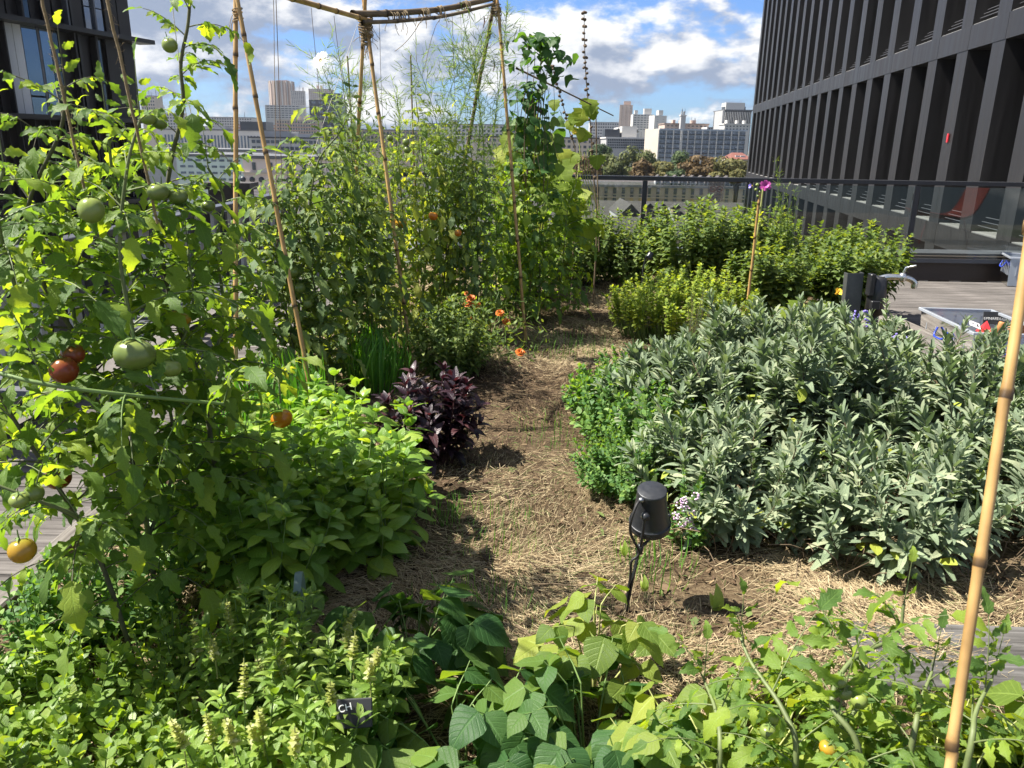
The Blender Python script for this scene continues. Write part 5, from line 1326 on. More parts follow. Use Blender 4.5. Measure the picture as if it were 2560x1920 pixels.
def cuke():
    c = A(1330, 700, 5.7); P = Plant(V(c[0], c[1], 0))
    for lst in ([(1330, 620, 5.7), (1320, 480, 5.6), (1300, 380, 5.55), (1310, 310, 5.5)], [(1420, 600, 5.9), (1440, 470, 5.9), (1450, 380, 5.9), (1440, 300, 5.9), (1470, 250, 5.9)]):
        pts = smooth_path([P.base]+path_px(lst), 6); P.tube(pts, np.linspace(.006, .003, len(pts)), ST_Y, 6)
    for (u, v, y, s) in ((1316, 318, 5.5, .14), (1308, 398, 5.5, .2), (1345, 372, 5.55, .13), (1340, 440, 5.55, .16), (1300, 460, 5.5, .15), (1360, 480, 5.6, .15), (1400, 385, 5.8, .13), (1432, 392, 5.8, .12), (1385, 430, 5.75, .2), (1415, 470, 5.8, .24), (1440, 520, 5.8, .2), (1260, 380, 5.5, .15), (1285, 350, 5.5, .14), (1330, 420, 5.5, .18), (1350, 400, 5.55, .16), (1370, 440, 5.6, .17), (1390, 500, 5.7, .18), (1350, 540, 5.6, .17), (1310, 520, 5.5, .16), (1410, 560, 5.7, .18), (1450, 580, 5.8, .18), (1330, 590, 5.5, .15), (1290, 560, 5.45, .15), (1460, 490, 5.85, .16), (1480, 560, 5.9, .15), (1375, 345, 5.6, .1), (1325, 345, 5.5, .12), (1440, 330, 5.85, .1), (1470, 260, 5.85, .12), (1455, 285, 5.85, .12), (1475, 275, 5.85, .1), (1440, 300, 5.85, .09), (1495, 400, 5.85, .11), (1420, 310, 5.85, .08), (1385, 258, 5.8, .08), (1270, 420, 5.5, .14), (1255, 500, 5.5, .14), (1465, 335, 5.85, .1)):
        p = A(u, v, y); P.leaf('sq', p-V(0, 0, -s*.3), nrm(V(U(-.6, .6), -.55, U(-1, -.3))), nrm(V(U(-.5, .3), -.8, .55)), s*1.1)
    for k in range(5):
        p = A(1445+8*k, 380, 5.85); P.tube(smooth_path([p, A(1452+6*k, 450, 5.85), A(1462+9*k, 510, 5.9), A(1472+6*k, 570, 5.95)], 4), .0028, ST_Y, 5)
    t = P.build('cucumber_vine', 'cucumber vine with big yellow green leaves before the trees', 'cucumber vine', cap=60)
    flower(t, A(1436, 333, 5.8), .022, PET_Y, CEN_Y, 5, 1, .6, (-.2, -.8, .3))
cuke()
def dry_stalk(label, pts, r, pods, name='dried_hollyhock', pr_=.011):
    ps = path_px(pts); P = Plant(nearground(ps[-1])); pa = smooth_path(ps+[P.base], 6); P.tube(pa, np.linspace(r*.5, r*1.4, len(pa)), ST_BR, 5)
    t = P.build(name, label, 'dried stalk', cap=0); m_ = mat('dry_seed_pod', (.1, .07, .045), .95, 0, .35, 50, .4)
    for i in range(pods):
        f = (i/pods)**1.15*.72; p = pa[int(f*(len(pa)-1))]; a = i*2.4
        lathe('seed_pod', [(.002, .008), (.008, .007), (.0115, .001), (.008, -.006), (.002, -.008)], m_, t, 8, p+V(math.cos(a)*pr_, math.sin(a)*pr_, U(-.004, .004))-P.base, (U(-.6, .6), U(-.6, .6), 0), (1)) if False else None
        o = lathe('seed_pod', [(.002, .009), (.009, .008), (.0135, .001), (.009, -.007), (.002, -.009)], m_, t, 8, p+V(math.cos(a)*pr_, math.sin(a)*pr_, U(-.004, .004))-P.base, (U(-.8, .8), U(-.8, .8), 0))
    return t
dry_stalk('tall dried hollyhock stalk with round seed pods against clouds', [(1460, 32, 6.1), (1462, 130, 6.1), (1466, 210, 6.1), (1475, 300, 6.1), (1482, 420, 6.1), (1492, 560, 6.1)], .005, 40)
dry_stalk('short dried hollyhock stalk under the slanting cane', [(1380, 165, 6.0), (1395, 220, 6.0), (1412, 280, 6.0), (1424, 330, 6.0), (1440, 420, 6.0)], .0035, 20, pr_=.007)

# ---------------------------------------------------------------- herbs of the bed, right of the path
def herb(name, label, c, rx, ry, h, nst, key, size, inter, cat, cap=120, smat=ST_G, **kw):
    P = Plant(V(c[0], c[1], soil_z(c[0], c[1])-.01)); tips = bush(P, P.base, rx, ry, h, nst, key, size, inter, smat=smat, **kw)
    return P, tips, lambda: P.build(name, label, cat, cap=cap)
SAGE = [(.74, 2.42, .32, .32, .33, 'sage bush beside the lamp, nearest the straw path'), (1.18, 2.28, .34, .32, .34, 'sage bush in the front row right of the lamp'), (1.68, 2.4, .35, .32, .37, 'sage bush in the front row behind the stout cane'),
        (.72, 3.12, .32, .34, .38, 'sage bush left of the fullest rosette, next to the mint'), (1.28, 3.05, .30, .32, .47, 'sage bush with the fullest pale rosette in the bed middle'), (1.86, 3.15, .36, .36, .47, 'sage bush in front of the open plastic box'),
        (1.15, 3.62, .36, .3, .42, 'sage bush behind the fullest rosette below the golden oregano'), (1.7, 3.85, .36, .32, .40, 'sage bush below the tap post'), (2.2, 2.72, .32, .34, .42, 'sage bush at the right edge behind the cane')]
for i, (x, y, rx, ry, h, lb) in enumerate(SAGE):
    P, tips, fin = herb('sage_bush', lb, (x, y), rx*1.12, ry*1.12, h*1.08, 66, 'sage', .118 if y > 2.9 else .094, .0175, 'sage', 300, ST_BR, start=.42, stemr=.0022, flat=.72, a0=85, a1=24, tip=.55, droop=.2, jit=.5, rosette=4, spread=.45)
    for k in range(22):
        a_ = U(0, 6.28); q_ = U(.55, 1.0); P.leaf('ore', P.base+V(rx*q_*math.cos(a_), ry*q_*math.sin(a_), U(.08, h*.75)), nrm(V(math.cos(a_), math.sin(a_), U(-.9, .3))), nrm(ZU+rdir()*.5), U(.04, .075), 6)
    for k in range(4):
        bx_ = P.base+V(U(-rx, rx)*.7, U(-ry, ry)*.7, 0); pt_ = bez(bx_, bx_+V(U(-.05, .05), U(-.05, .05), h*.6), bx_+V(U(-.16, .16), U(-.16, .1), h*U(1.05, 1.3)), 7); P.tube(pt_, .002, ST_BR, 4); stem_leaves(P, pt_, 'sage', U(.07, .13), .022, .35, 80, 25, .5, droop=.2, jit=.6, rosette=4)
    if i < 3:
        for k in range(45):                                    # woody dead undergrowth at the front
            a = P.base+V(U(-rx, rx), -ry*U(.3, .9), 0); P.tube(bez(a, a+V(U(-.06, .06), -.05, U(.08, .2)), a+V(U(-.1, .1), U(-.12, .0), U(.0, .16)), 5), .0016, ST_BR, 4)
    fin()
P, tips, fin = herb('mint', 'green mint patch between the path and the sage', (.45, 3.2), .24, .4, .29, 120, 'mint', .04, .022, 'mint', 250, start=.25, a0=75, a1=45, tip=.6, flat=.6, jit=.8); fin()
P, tips, fin = herb('oregano', 'dark green oregano spilling onto the path left of the lamp', (.40, 2.58), .2, .28, .21, 100, 'mint', .028, .016, 'oregano', 150, start=.15, a0=75, a1=45, flat=.6)
t = fin()
P, tips, fin = herb('oregano', 'flowering oregano with pinkish heads right behind the lamp', (.56, 2.2), .12, .1, .23, 26, 'mint', .028, .018, 'oregano', 100, start=.3)
t = fin()
for (u, v) in ((1700, 1262), (1715, 1275), (1690, 1290), (1740, 1240), (1722, 1300), (1705, 1310), (1735, 1320), (1730, 1285), (1712, 1250)):
    p = A(u, v, 2.12)
    f = empty('flower_head', p-np.array(t.location), 0, t)
    for q in range(14): lathe('floret', [(.001, .003), (.003, .002), (.0035, 0), (.001, -.003)], PET_L if q % 3 else PET_W, f, 6, rdir()*.011)
P, tips, fin = herb('mint', 'mint tuft with upright tips near the rosemary', (.62, 3.75), .26, .2, .26, 46, 'mint', .036, .02, 'mint', 120, start=.25, flat=.6)
t = fin()
for (u, v) in ((1690, 860), (1682, 868), (1468, 975), (1475, 985)):
    f = empty('flower_head', A(u, v, 3.7 if u > 1600 else 3.35)-np.array(t.location), 0, t)
    for q in range(12): lathe('floret', [(.001, .003), (.003, .002), (.0035, 0), (.001, -.003)], PET_P if q % 2 else PET_L, f, 6, rdir()*.012)
P, tips, fin = herb('mint', 'mint growing through the sage behind the lamp', (.55, 2.86), .2, .22, .3, 60, 'mint', .04, .022, 'mint', 150, start=.25, a0=75, a1=45, tip=.6, flat=.5, jit=.8); fin()
P, tips, fin = herb('golden_oregano', 'yellow green oregano mound in the middle of the bed', (1.1, 5.0), .50, .38, 0.47, 350, 'ore', .036, .022, 'oregano', 300, start=.55, flat=.62, a0=80, a1=60, tip=.8, spread=.75, jit=1.5, droop=.15); fin()
def rosemary():
    P = Plant(V(.98, 4.08, 0))
    for k in range(26):
        tip = P.base+V(rng.gauss(0, .06), rng.gauss(0, .05), U(.25, .47)); pts = bez(P.base+V(U(-.03, .03), U(-.03, .03), 0), (P.base+tip)/2+rdir()*.03, tip, 7); P.tube(pts, np.linspace(.003, .001, 7), ST_BR, 4)
        stem_leaves(P, pts, 'ros', .03, .008, .15, 60, 35, .8, pairs=True, jit=1.5)
    P.build('rosemary', 'dark upright rosemary sprig between oregano and sage', 'rosemary', cap=60)
rosemary()
BUSH = [(1.5, 6.6, .46, .42, .76, 'leafy bush behind the golden oregano, below the barracks'), (2.0, 6.7, .42, .42, .7, 'leafy bush right of the pink hollyhock'), (2.5, 6.6, .42, .42, .56, 'leafy bush left of the tap post'), (2.84, 6.35, .36, .38, .6, 'leafy bush overhanging the deck at the tap'), (1.95, 5.85, .35, .3, .5, 'low leafy bush in front of the pink hollyhock'), (2.55, 5.95, .35, .3, .48, 'low leafy bush between the squash leaves and tap')]
for (x, y, rx, ry, h, lb) in BUSH:
    P, tips, fin = herb('potato_bush', lb, (x, y), rx, ry, h, 85, 'bush', .088, .04, 'bush', 220, start=.25, flat=.3, a0=80, a1=50, tip=.6, droop=.3, spread=.4, jit=.7); fin()
DB = [(.55, 6.9, .46, .42, .66, 'dark bush at the end of the straw path'), (1.02, 7.0, .42, .4, .6, 'dark bush under the steel post at the path end'), (.15, 6.3, .42, .36, .74, 'dark leafy bush beside the bright tomato plant')]
for (x, y, rx, ry, h, lb) in DB:
    P, tips, fin = herb('bean_bush', lb, (x, y), rx, ry, h, 80, 'bush', .08, .04, 'bush', 150, start=.2, flat=.5, a0=80, a1=50, droop=.3, spread=.4); fin()
def squash():
    P = Plant(V(1.72, 5.1, 0))
    for (u, v, s) in ((1975, 775, .17), (2010, 760, .19), (2050, 755, .15), (1945, 730, .12), (2040, 728, .17), (2000, 740, .15), (1900, 790, .11), (1935, 795, .11), (2075, 770, .14), (1890, 730, .12)):
        p = G(u, v, .14); P.tube(bez(P.base+V(U(-.1, .3), U(-.1, .2), 0), p+V(0, 0, .02), p, 5), .004, ST_Y, 5); P.leaf('sq' if u > 1960 else 'sqd', p+V(0, .04, 0), nrm(V(U(-.5, .5), -.9, -.12)), nrm(V(0, -.25, 1)), s)
    t = P.build('squash_plant', 'squash plant with broad yellow leaves below the tap', 'squash plant', cap=30)
    flower(t, G(2090, 735, .2), .05, PET_Y, CEN_Y, 5, 1, .9, (.3, -.5, .6))
squash()
def hollyhock():
    b = A(1862, 800, 5.65); P = Plant(V(b[0], b[1], 0)); pa = smooth_path([P.base]+path_px([(1885, 640, 5.65), (1897, 560, 5.65), (1908, 470, 5.65)]), 6); P.tube(pa, np.linspace(.009, .006, len(pa)), ST_Y, 6)
    for k in range(10): P.leaf('bush', pa[6+k], nrm(rdir()), ZU, .03)
    for k in range(30):
        p = A(U(1885, 1908), U(520, 640), 5.62); P.leaf('ore', p, nrm(rdir()+V(0, 0, -.5)), rdir(), .03, 6)
    t = P.build('hollyhock', 'hollyhock stem with one pink flower over the leafy bushes', 'hollyhock', cap=50)
    flower(t, A(1913, 464, 5.6), .042, PET_P, CEN_Y, 6, 2, .25, (-.1, -.9, .35)); flower(t, A(1880, 466, 5.62), .026, PET_V, CEN_Y, 5, 1, .9, (-.9, -.2, .2))
    for (u, v) in ((1893, 462), (1900, 480), (1895, 490), (1890, 474)): fruit(t, A(u, v, 5.6), .012, FM_LG, name='bud')
hollyhock()
def weed():
    b = A(1960, 700, 6.4); P = Plant(V(b[0], b[1], 0))
    for (u1, v1) in ((1940, 402), (1945, 440), (1965, 470), (1985, 480), (1955, 500), (1975, 520)):
        pa = bez(P.base, A(u1+12, (v1+640)/2, 6.4), A(u1, v1, 6.4), 10); P.tube(pa, np.linspace(.004, .0012, 10), ST_G, 4)
        for k in range(3, 10):
            for q in range(5): P.leaf('fea', pa[k]+rdir()*.005, nrm(rdir()+V(0, 0, .7)), rdir(), U(.03, .07))
            for q in range(4): P.leaf('ore', pa[k]+rdir()*.02, rdir(), rdir(), .012, 2)
    P.build('horseweed', 'tall thin weed with pale buds in front of the bronze wing', 'weed', cap=60)
weed()
def sage_flowers(label, spots, y):
    c = A(spots[0][0], spots[0][1], y); P = Plant(V(c[0], c[1], 0)); 
    for (u, v) in spots: P.tube(bez(P.base+V(U(-.03, .03), 0, .1), A(u, v+60, y), A(u, v-8, y), 6), .0015, ST_BR, 4)
    for k in range(40): P.leaf('ore', A(spots[0][0]+U(-20, 40), spots[0][1]+U(40, 200), y), nrm(rdir()), rdir(), .035, 5)
    t = P.build('flowering_salvia', label, 'salvia', cap=40)
    for (u, v) in spots:
        for q in range(9): lathe('floret', [(.001, .008), (.006, .006), (.004, -.002), (.001, -.007)], PET_V, t, 6, A(u+U(-7, 7), v+U(-12, 16), y)-np.array(t.location), (U(-1, 1), U(-1, 1), 0))
sage_flowers('violet salvia spikes in front of the black tap post', [(2128, 800), (2166, 790), (2140, 790), (2170, 805)], 3.75)
sage_flowers('violet salvia spikes before the edging timber', [(2235, 845), (2270, 855), (2250, 865), (2240, 860)], 3.5)
sage_flowers('single blue salvia flower low in the sage', [(2000, 1145)], 2.35)

# ---------------------------------------------------------------- herbs left of the path
BAS = [(-.5, 2.05, .19, .2, .34, 'broad leaved basil nearest the bark chips'), (-.76, 2.3, .18, .2, .34, 'broad leaved basil behind the tomato stems'), (-.46, 2.4, .18, .18, .34, 'broad leaved basil bordering the path before the purple basil'), (-.62, 2.7, .2, .2, .34, 'broad leaved basil left of the purple basil'), (-.4, 2.06, .15, .15, .3, 'smallest broad leaved basil at the path edge'), (-.86, 2.02, .18, .18, .4, 'broad leaved basil behind the thin leaved herb'), (-.62, 1.82, .16, .14, .34, 'broad leaved basil behind the leek')]
for (x, y, rx, ry, h, lb) in BAS:
    P, tips, fin = herb('basil_plant', lb, (x, y), rx*1.1, ry*1.1, h*1.1, 19, 'bas', .095, .045, 'basil', 250, start=.2, a0=82, a1=45, tip=.55, droop=.45, flat=.35, pet=.15, rosette=4, jit=.6); fin()
P, tips, fin = herb('purple_basil', 'purple basil with dark glossy leaves at the path edge', (-.31, 2.86), .2, .17, .37, 34, 'pur', .095, .04, 'purple basil', 250, ST_P, start=.3, a0=80, a1=40, tip=.7, droop=.2, flat=.55, rosette=4); fin()
P, tips, fin = herb('bush_basil', 'bright green small leaved basil behind the purple basil', (-.32, 3.88), .25, .25, .4, 90, 'bushl', .05, .026, 'basil', 250, start=.2, a0=75, a1=45, tip=.7, flat=.55); fin()
def marigold():
    P = Plant(V(-.08, 4.25, 0)); sp = [(1177, 746), (1168, 760), (1190, 763), (1250, 783), (1266, 806), (1300, 881), (1165, 733), (1180, 797)]
    for (u, v) in sp:
        p = A(u, v, 4.3 if v < 850 else 3.9); P.tube(bez(P.base+V(U(-.1, .1), U(-.1, .1), 0), (P.base+p)/2+V(0, 0, .05), p, 6), .002, ST_G, 4)
    for k in range(170): P.leaf('fea', P.base+V(rng.gauss(0, .12), rng.gauss(0, .1), U(.02, .36)), nrm(rdir()+V(0, 0, .4)), rdir(), U(.04, .08)); 
    for k in range(120): P.leaf('bushl', P.base+V(rng.gauss(.02, .12), rng.gauss(0, .1), U(.02, .3)), nrm(rdir()+V(0, 0, .4)), rdir(), U(.025, .045))
    t = P.build('marigold_plant', 'marigold plant with several orange flower heads', 'marigold', cap=100)
    for i, (u, v) in enumerate(sp): flower(t, A(u, v, 4.25 if v < 850 else 3.85), .026 if i not in (6, 7) else .014, PET_O, CEN_O, 9, 3, .1, (U(-.3, .2), -.55, .8))
marigold()
def orange_tomato():
    p = A(705, 1046, 2.28); P = Plant(V(p[0]-.06, p[1]+.15, 0)); pa = smooth_path([P.base, P.base+V(-.02, 0, .3), p+V(-.02, .05, .14), p+V(0, 0, .05)], 5)
    P.tube(pa, np.linspace(.006, .003, len(pa)), ST_TOM, 5)
    for k in range(5): compound(P, pa[4+2*k], nrm(rdir()+V(-.3, .3, .8)), .18, 'tomy')
    t = P.build('tomato_plant', 'small tomato plant with one ribbed orange fruit above the chives', 'tomato plant', cap=50); fruit(t, p, .034, FM_O, 1, .85)
orange_tomato()
def chives(label, c, n, R, h0, h1):
    P = Plant(V(c[0], c[1], 0))
    for k in range(n):
        a = U(0, 6.28); q = R*math.sqrt(U(0, 1)); P.leaf('grass', P.base+V(q*math.cos(a), q*math.sin(a), 0), nrm(V(math.cos(a)*U(.1, .7), math.sin(a)*U(.1, .7), 1)), V(math.cos(a), math.sin(a), .2), U(h0, h1))
    P.build('chive_clump', label, 'chives', cap=120)
chives('chive clump below the orange fruit between the bamboo poles', (-.95, 3.0), 260, .16, .2, .42); chives('chive clump left of the small leaved basil', (-.68, 3.75), 220, .15, .2, .36); chives('chive clump at the foot of the upright pole', (-1.05, 2.75), 160, .12, .18, .36)
chives('grass tuft on the path by the basil', (-.22, 2.35), 50, .07, .05, .11); chives('grass tuft growing in the straw behind the lamp', (.42, 2.02), 70, .12, .05, .14); chives('grass tuft at the right end of the loose board', (1.28, 1.42), 40, .1, .06, .12); chives('thin grass along the far path', (.35, 4.6), 160, .3, .04, .11); chives('green grass patch in the middle of the path', (-.05, 2.25), 130, .18, .03, .08); chives('grass patch between the basil and the lamp', (-.1, 1.75), 160, .22, .03, .08); chives('grass growing where the straw meets the mint', (.2, 3.1), 120, .2, .03, .09)

# ---------------------------------------------------------------- foreground
HB = [(-1.0, 1.75, .22, .2, .26, 'small leaved herb under the yellow tomato', 'mint', .03), (-.78, 1.5, .2, .18, .2, 'fine herb tangle below the tomato stems', 'herb', .026), (-.95, 1.36, .2, .16, .2, 'pale curly herb in the lower left corner', 'herb', .034), (-.62, 1.28, .18, .14, .16, 'pale herb with curling leaves at the lower edge', 'herb', .034), (-1.12, 1.52, .16, .16, .24, 'small leaved herb at the left edge', 'mint', .026), (-.7, 1.82, .14, .14, .16, 'thin leaved herb beneath the tall tomato', 'ore', .026), (-.78, 1.14, .18, .12, .16, 'pale herb filling the lower left edge', 'herb', .034)]
for (x, y, rx, ry, h, lb, key, sz) in HB:
    P, tips, fin = herb('herb_plant', lb, (x, y), rx, ry, h, 55, key, sz, .024, 'herb', 180, start=.2, a0=75, a1=50, tip=.8, flat=.5); fin()
LB = [(-.52, 1.42, .18, .15, .27, 'lemon basil with the two tallest flower spikes'), (-.33, 1.3, .18, .14, .26, 'lemon basil beside the black slate marker'), (-.42, 1.12, .2, .12, .25, 'lemon basil with white flowers at the lower edge')]
M_CAL = leaf_mat('basil_flower_calyx', (.2, .24, .05), (.3, .33, .08), (.5, .5, .3), .4, .6, 0); species('cal', 'round', M_CAL, 5)
for i, (x, y, rx, ry, h, lb) in enumerate(LB):
    P, tips, fin = herb('lemon_basil', lb, (x, y), rx, ry, h, 40, 'basl', .055, .034, 'lemon basil', 250, start=.2, a0=75, a1=45, tip=.6, droop=.2, flat=.5)
    sp = tips[:9]
    if i == 0: sp = sp[:5]+[(A(495, 1640, 1.42), V(0, 0, 1)), (A(578, 1600, 1.42), V(0, 0, 1))]
    for (tip, d) in sp:
        hh = U(.04, .07) if abs(d[2]) < .9999 else .1
        P.tube(np.array([tip-V(0, 0, .05), tip, tip+d*hh]), [.0015, .0015, .001], ST_Y, 4)
        for k in range(int(hh/.008)):
            for q in range(5): r_ = perp(d, q*1.256+k*.6); P.leaf('cal', tip+d*.008*k, nrm(r_+d*.3), nrm(d), .014*(1-.5*k*.008/hh))
    fin()
FB = [(-.08, 1.24, .24, .17, .17, 26, 'bean', .105, 'dark green bean plant with large leaves at the lower centre'), (-.22, 1.52, .16, .14, .2, 14, 'bean', .105, 'dark bean plant behind the black slate marker'), (.16, 1.24, .18, .15, .22, 20, 'bean', .08, 'bean plant right of the large dark leaves'), (.2, 1.5, .13, .11, .26, 12, 'beanl', .075, 'pale yellow green bean plant in front of the lamp stake'), (.4, 1.14, .2, .13, .21, 30, 'beanl', .072, 'pale bean plant with rounded leaves below the cherry tomatoes'), (.8, 1.1, .24, .14, .22, 34, 'beanl', .085, 'pale bean plant round the foot of the stout cane'), (.02, 1.02, .24, .12, .17, 18, 'bean', .085, 'dark bean plant along the lower edge'), (.6, .98, .2, .1, .24, 22, 'beanl', .08, 'pale bean plant along the lower edge below the cherry tomatoes'), (.55, 1.3, .2, .12, .14, 20, 'beanl', .07, 'low pale bean plant among the cherry tomato stems'), (1.05, 1.2, .2, .14, .18, 24, 'beanl', .085, 'pale bean plant at the right edge behind the stout cane')]
for (x, y, rx, ry, h, n, key, sz, lb) in FB:
    P = Plant(V(x, y, 0)); bean_bush(P, P.base, rx, ry, h, n, key, sz, .06, ST_G if key == 'bean' else ST_Y); P.build('bean_plant', lb, 'bean plant', cap=200)
tomato_far('cherry tomato plant with green fruit left of the stout cane', [[(1990, 1900, 1.02), (1960, 1780, 1.06), (1880, 1660, 1.15), (1850, 1590, 1.2)], [(2150, 1900, 1.0), (2080, 1760, 1.05), (2130, 1650, 1.12), (2240, 1590, 1.18), (2260, 1510, 1.2)], [(2280, 1860, 1.0), (2300, 1760, 1.05), (2330, 1680, 1.1)], [(1800, 1900, 1.05), (1790, 1780, 1.12), (1760, 1700, 1.2)], [(2420, 1900, .95), (2440, 1780, 1.0), (2480, 1700, 1.05)], [(2050, 1900, 1.1), (2180, 1700, 1.2), (2060, 1600, 1.3)]], 'tom', .165, .03,
           [(2098, 1702, 1.04, .0125, FM_G, .95), (2112, 1730, 1.04, .0125, FM_G, .95), (2148, 1752, 1.06, .0135, FM_LG, 1), (2070, 1871, .98, .013, FM_Y, .95), (2118, 1912, .97, .014, FM_Y, .95), (1934, 1797, 1.04, .009, FM_LG, 1), (1920, 1828, 1.03, .013, FM_G, .95), (1930, 1818, 1.05, .011, FM_G, .95)], 200, ST_TOM, .9, .34)
def leek():
    P = Plant(V(*G(735, 1690)[:2], 0))
    t = P.build('leek', 'blue grey leek leaves folded over beside the lemon basil', 'leek', cap=0)
    for pts, w in (([(738, 1690, 1.55), (742, 1600, 1.55), (755, 1500, 1.55), (748, 1430, 1.56), (742, 1480, 1.5)], .011), ([(742, 1680, 1.53), (765, 1590, 1.53), (775, 1545, 1.52), (730, 1660, 1.45)], .009)):
        pa = smooth_path(path_px(pts), 6); n = len(pa); tw = np.linspace(0, .5, n); s = np.stack([np.cos(tw), np.sin(tw)*.4, np.zeros(n)], -1)*np.linspace(w, w*.8, n)[:, None]
        v = np.stack([pa-s, pa+V(0, .004, 0), pa+s], 1).reshape(-1, 3)-P.base; q = [(3*i+j, 3*i+j+1, 3*i+j+4, 3*i+j+3) for i in range(n-1) for j in range(2)]
        obj('leaf', mesh_np('leek_leaf', v, q, ML_LEEK, tint=np.full(len(v), .5), uv=np.tile([[0, 0], [.5, 0], [1, 0]], (n, 1))), t)
leek()
def sprouts():
    for i, (u, v, l, lb) in enumerate(((1560, 1390, .05, 'yellow green sprout left of the lamp stake'), (1610, 1480, .05, 'yellow green sprout right of the lamp stake'), (1790, 1530, .08, 'single narrow leaf standing in the straw below the sage'))):
        P = Plant(G(u, v)); P.leaf('basl', P.base, nrm(V(.2, 0, 1)), V(0, -1, .2), l, 6); P.leaf('basl', P.base, nrm(V(-.2, .1, 1)), V(0, -1, .2), l*.7, 7); P.build('sprout', lb, 'sprout', cap=5)
sprouts()

# ---------------------------------------------------------------- garden spot lamp on a stake
def lamp():
    b = G(1562, 1525); mb = mat('lamp_black_metal', (.028, .03, .034), .42, .3, .2, 60, rvar=.1); mc = mat('lamp_cable', (.015, .014, .015), .6, 0, .2, 40); ms = mat('lamp_screw', (.3, .31, .33), .35, .9, .1, 40)
    t = thing('garden_spotlight', 'black garden spotlight on a stake in the straw path', 'lamp', b)
    hc = A(1627, 1272, 1.86)-b
    tilt = (math.radians(14), math.radians(-3), 0)
    h = lathe('head', [(.0005, .0635), (.036, .0635), (.0385, .062), (.0385, .056), (.040, .03), (.045, -.01), (.0505, -.035), (.0525, -.042), (.0545, -.043), (.0545, -.060), (.052, -.063), (.050, -.050), (.001, -.048)], mb, t, 40, hc, tilt)
    lathe('rim_ring', [(.0535, -.040), (.0557, -.041), (.0557, -.0455), (.0535, -.0465)], mb, h, 40)
    lathe('lens', [(.001, -.051), (.049, -.052), (.0492, -.053), (.001, -.054)], mat('lamp_lens', (.35, .36, .38), .1), h, 30)
    # cable gland at the back and the cable looping down
    g = A(1602, 1250, 1.82)-b
    lathe('cable_gland', [(.001, .01), (.006, .009), (.007, 0), (.005, -.008)], ms, t, 12, g, (1.2, .4, 0))
    j = A(1600, 1372, 1.84)-b
    cp = smooth_path([g, A(1592, 1262, 1.8)-b, A(1578, 1300, 1.79)-b, A(1576, 1330, 1.8)-b, A(1586, 1355, 1.81)-b, A(1598, 1378, 1.82)-b, A(1592, 1392, 1.82)-b, A(1578, 1405, 1.82)-b, A(1576, 1440, 1.83)-b, A(1568, 1490, 1.83)-b, A(1563, 1540, 1.83)-b], 5)
    tube_obj('cable', cp, .0036, mc, t, 8)
    # yoke: two arms holding the head at the sides, meeting at the stake
    k1 = A(1612, 1290, 1.805)-b
    for sgn, piv in ((1, k1), (-1, A(1668, 1288, 1.9)-b)):
        pa = smooth_path([piv+V(0, 0, .012), piv, (piv+j)/2+V(.0, -.004, -.006), j+V(.001*sgn, 0, 0)], 5)
        a = tube_obj('yoke_arm', pa, .0042, mb, t, 6); lathe('pivot_screw', [(.001, .006), (.0055, .005), (.0065, 0), (.0055, -.004)], ms if sgn > 0 else mb, t, 12, piv+V(-.004*sgn, -.004, 0), (1.5, 0, .4))
    lathe('pivot_knob', [(.001, .014), (.009, .013), (.011, .003), (.011, -.003), (.004, -.006)], mb, t, 14, k1, (1.45, .5, .2))
    v, q = tube([j+V(0, 0, .01), (j+0)/2, V(.004, 0, 0), V(.004, 0, -.06)], [.0045, .0048, .0055, .002], 4); obj('stake', mesh_np('stake', v, q, mb, smooth=False), t)
    lathe('stake_collar', [(.005, .014), (.0085, .012), (.0085, -.012), (.005, -.014)], mb, t, 14, j, (0, .1, 0))
lamp()
def lamp_far():
    p = A(1624, 640, 6.1); mb = MATS['lamp_black_metal']
    t = thing('garden_spotlight', 'small dark spotlight half hidden by the golden oregano', 'lamp', (p[0], p[1], 0))
    lathe('head', [(.001, .03), (.02, .03), (.021, .025), (.025, -.01), (.028, -.025), (.001, -.022)], mb, t, 20, (0, 0, p[2]), (-.25, .5, 0)); tube_obj('stake', [(-.03, 0, p[2]-.02), (-.045, 0, p[2]-.1), (-.04, 0, -.02)], .006, mb, t, 6)
lamp_far()

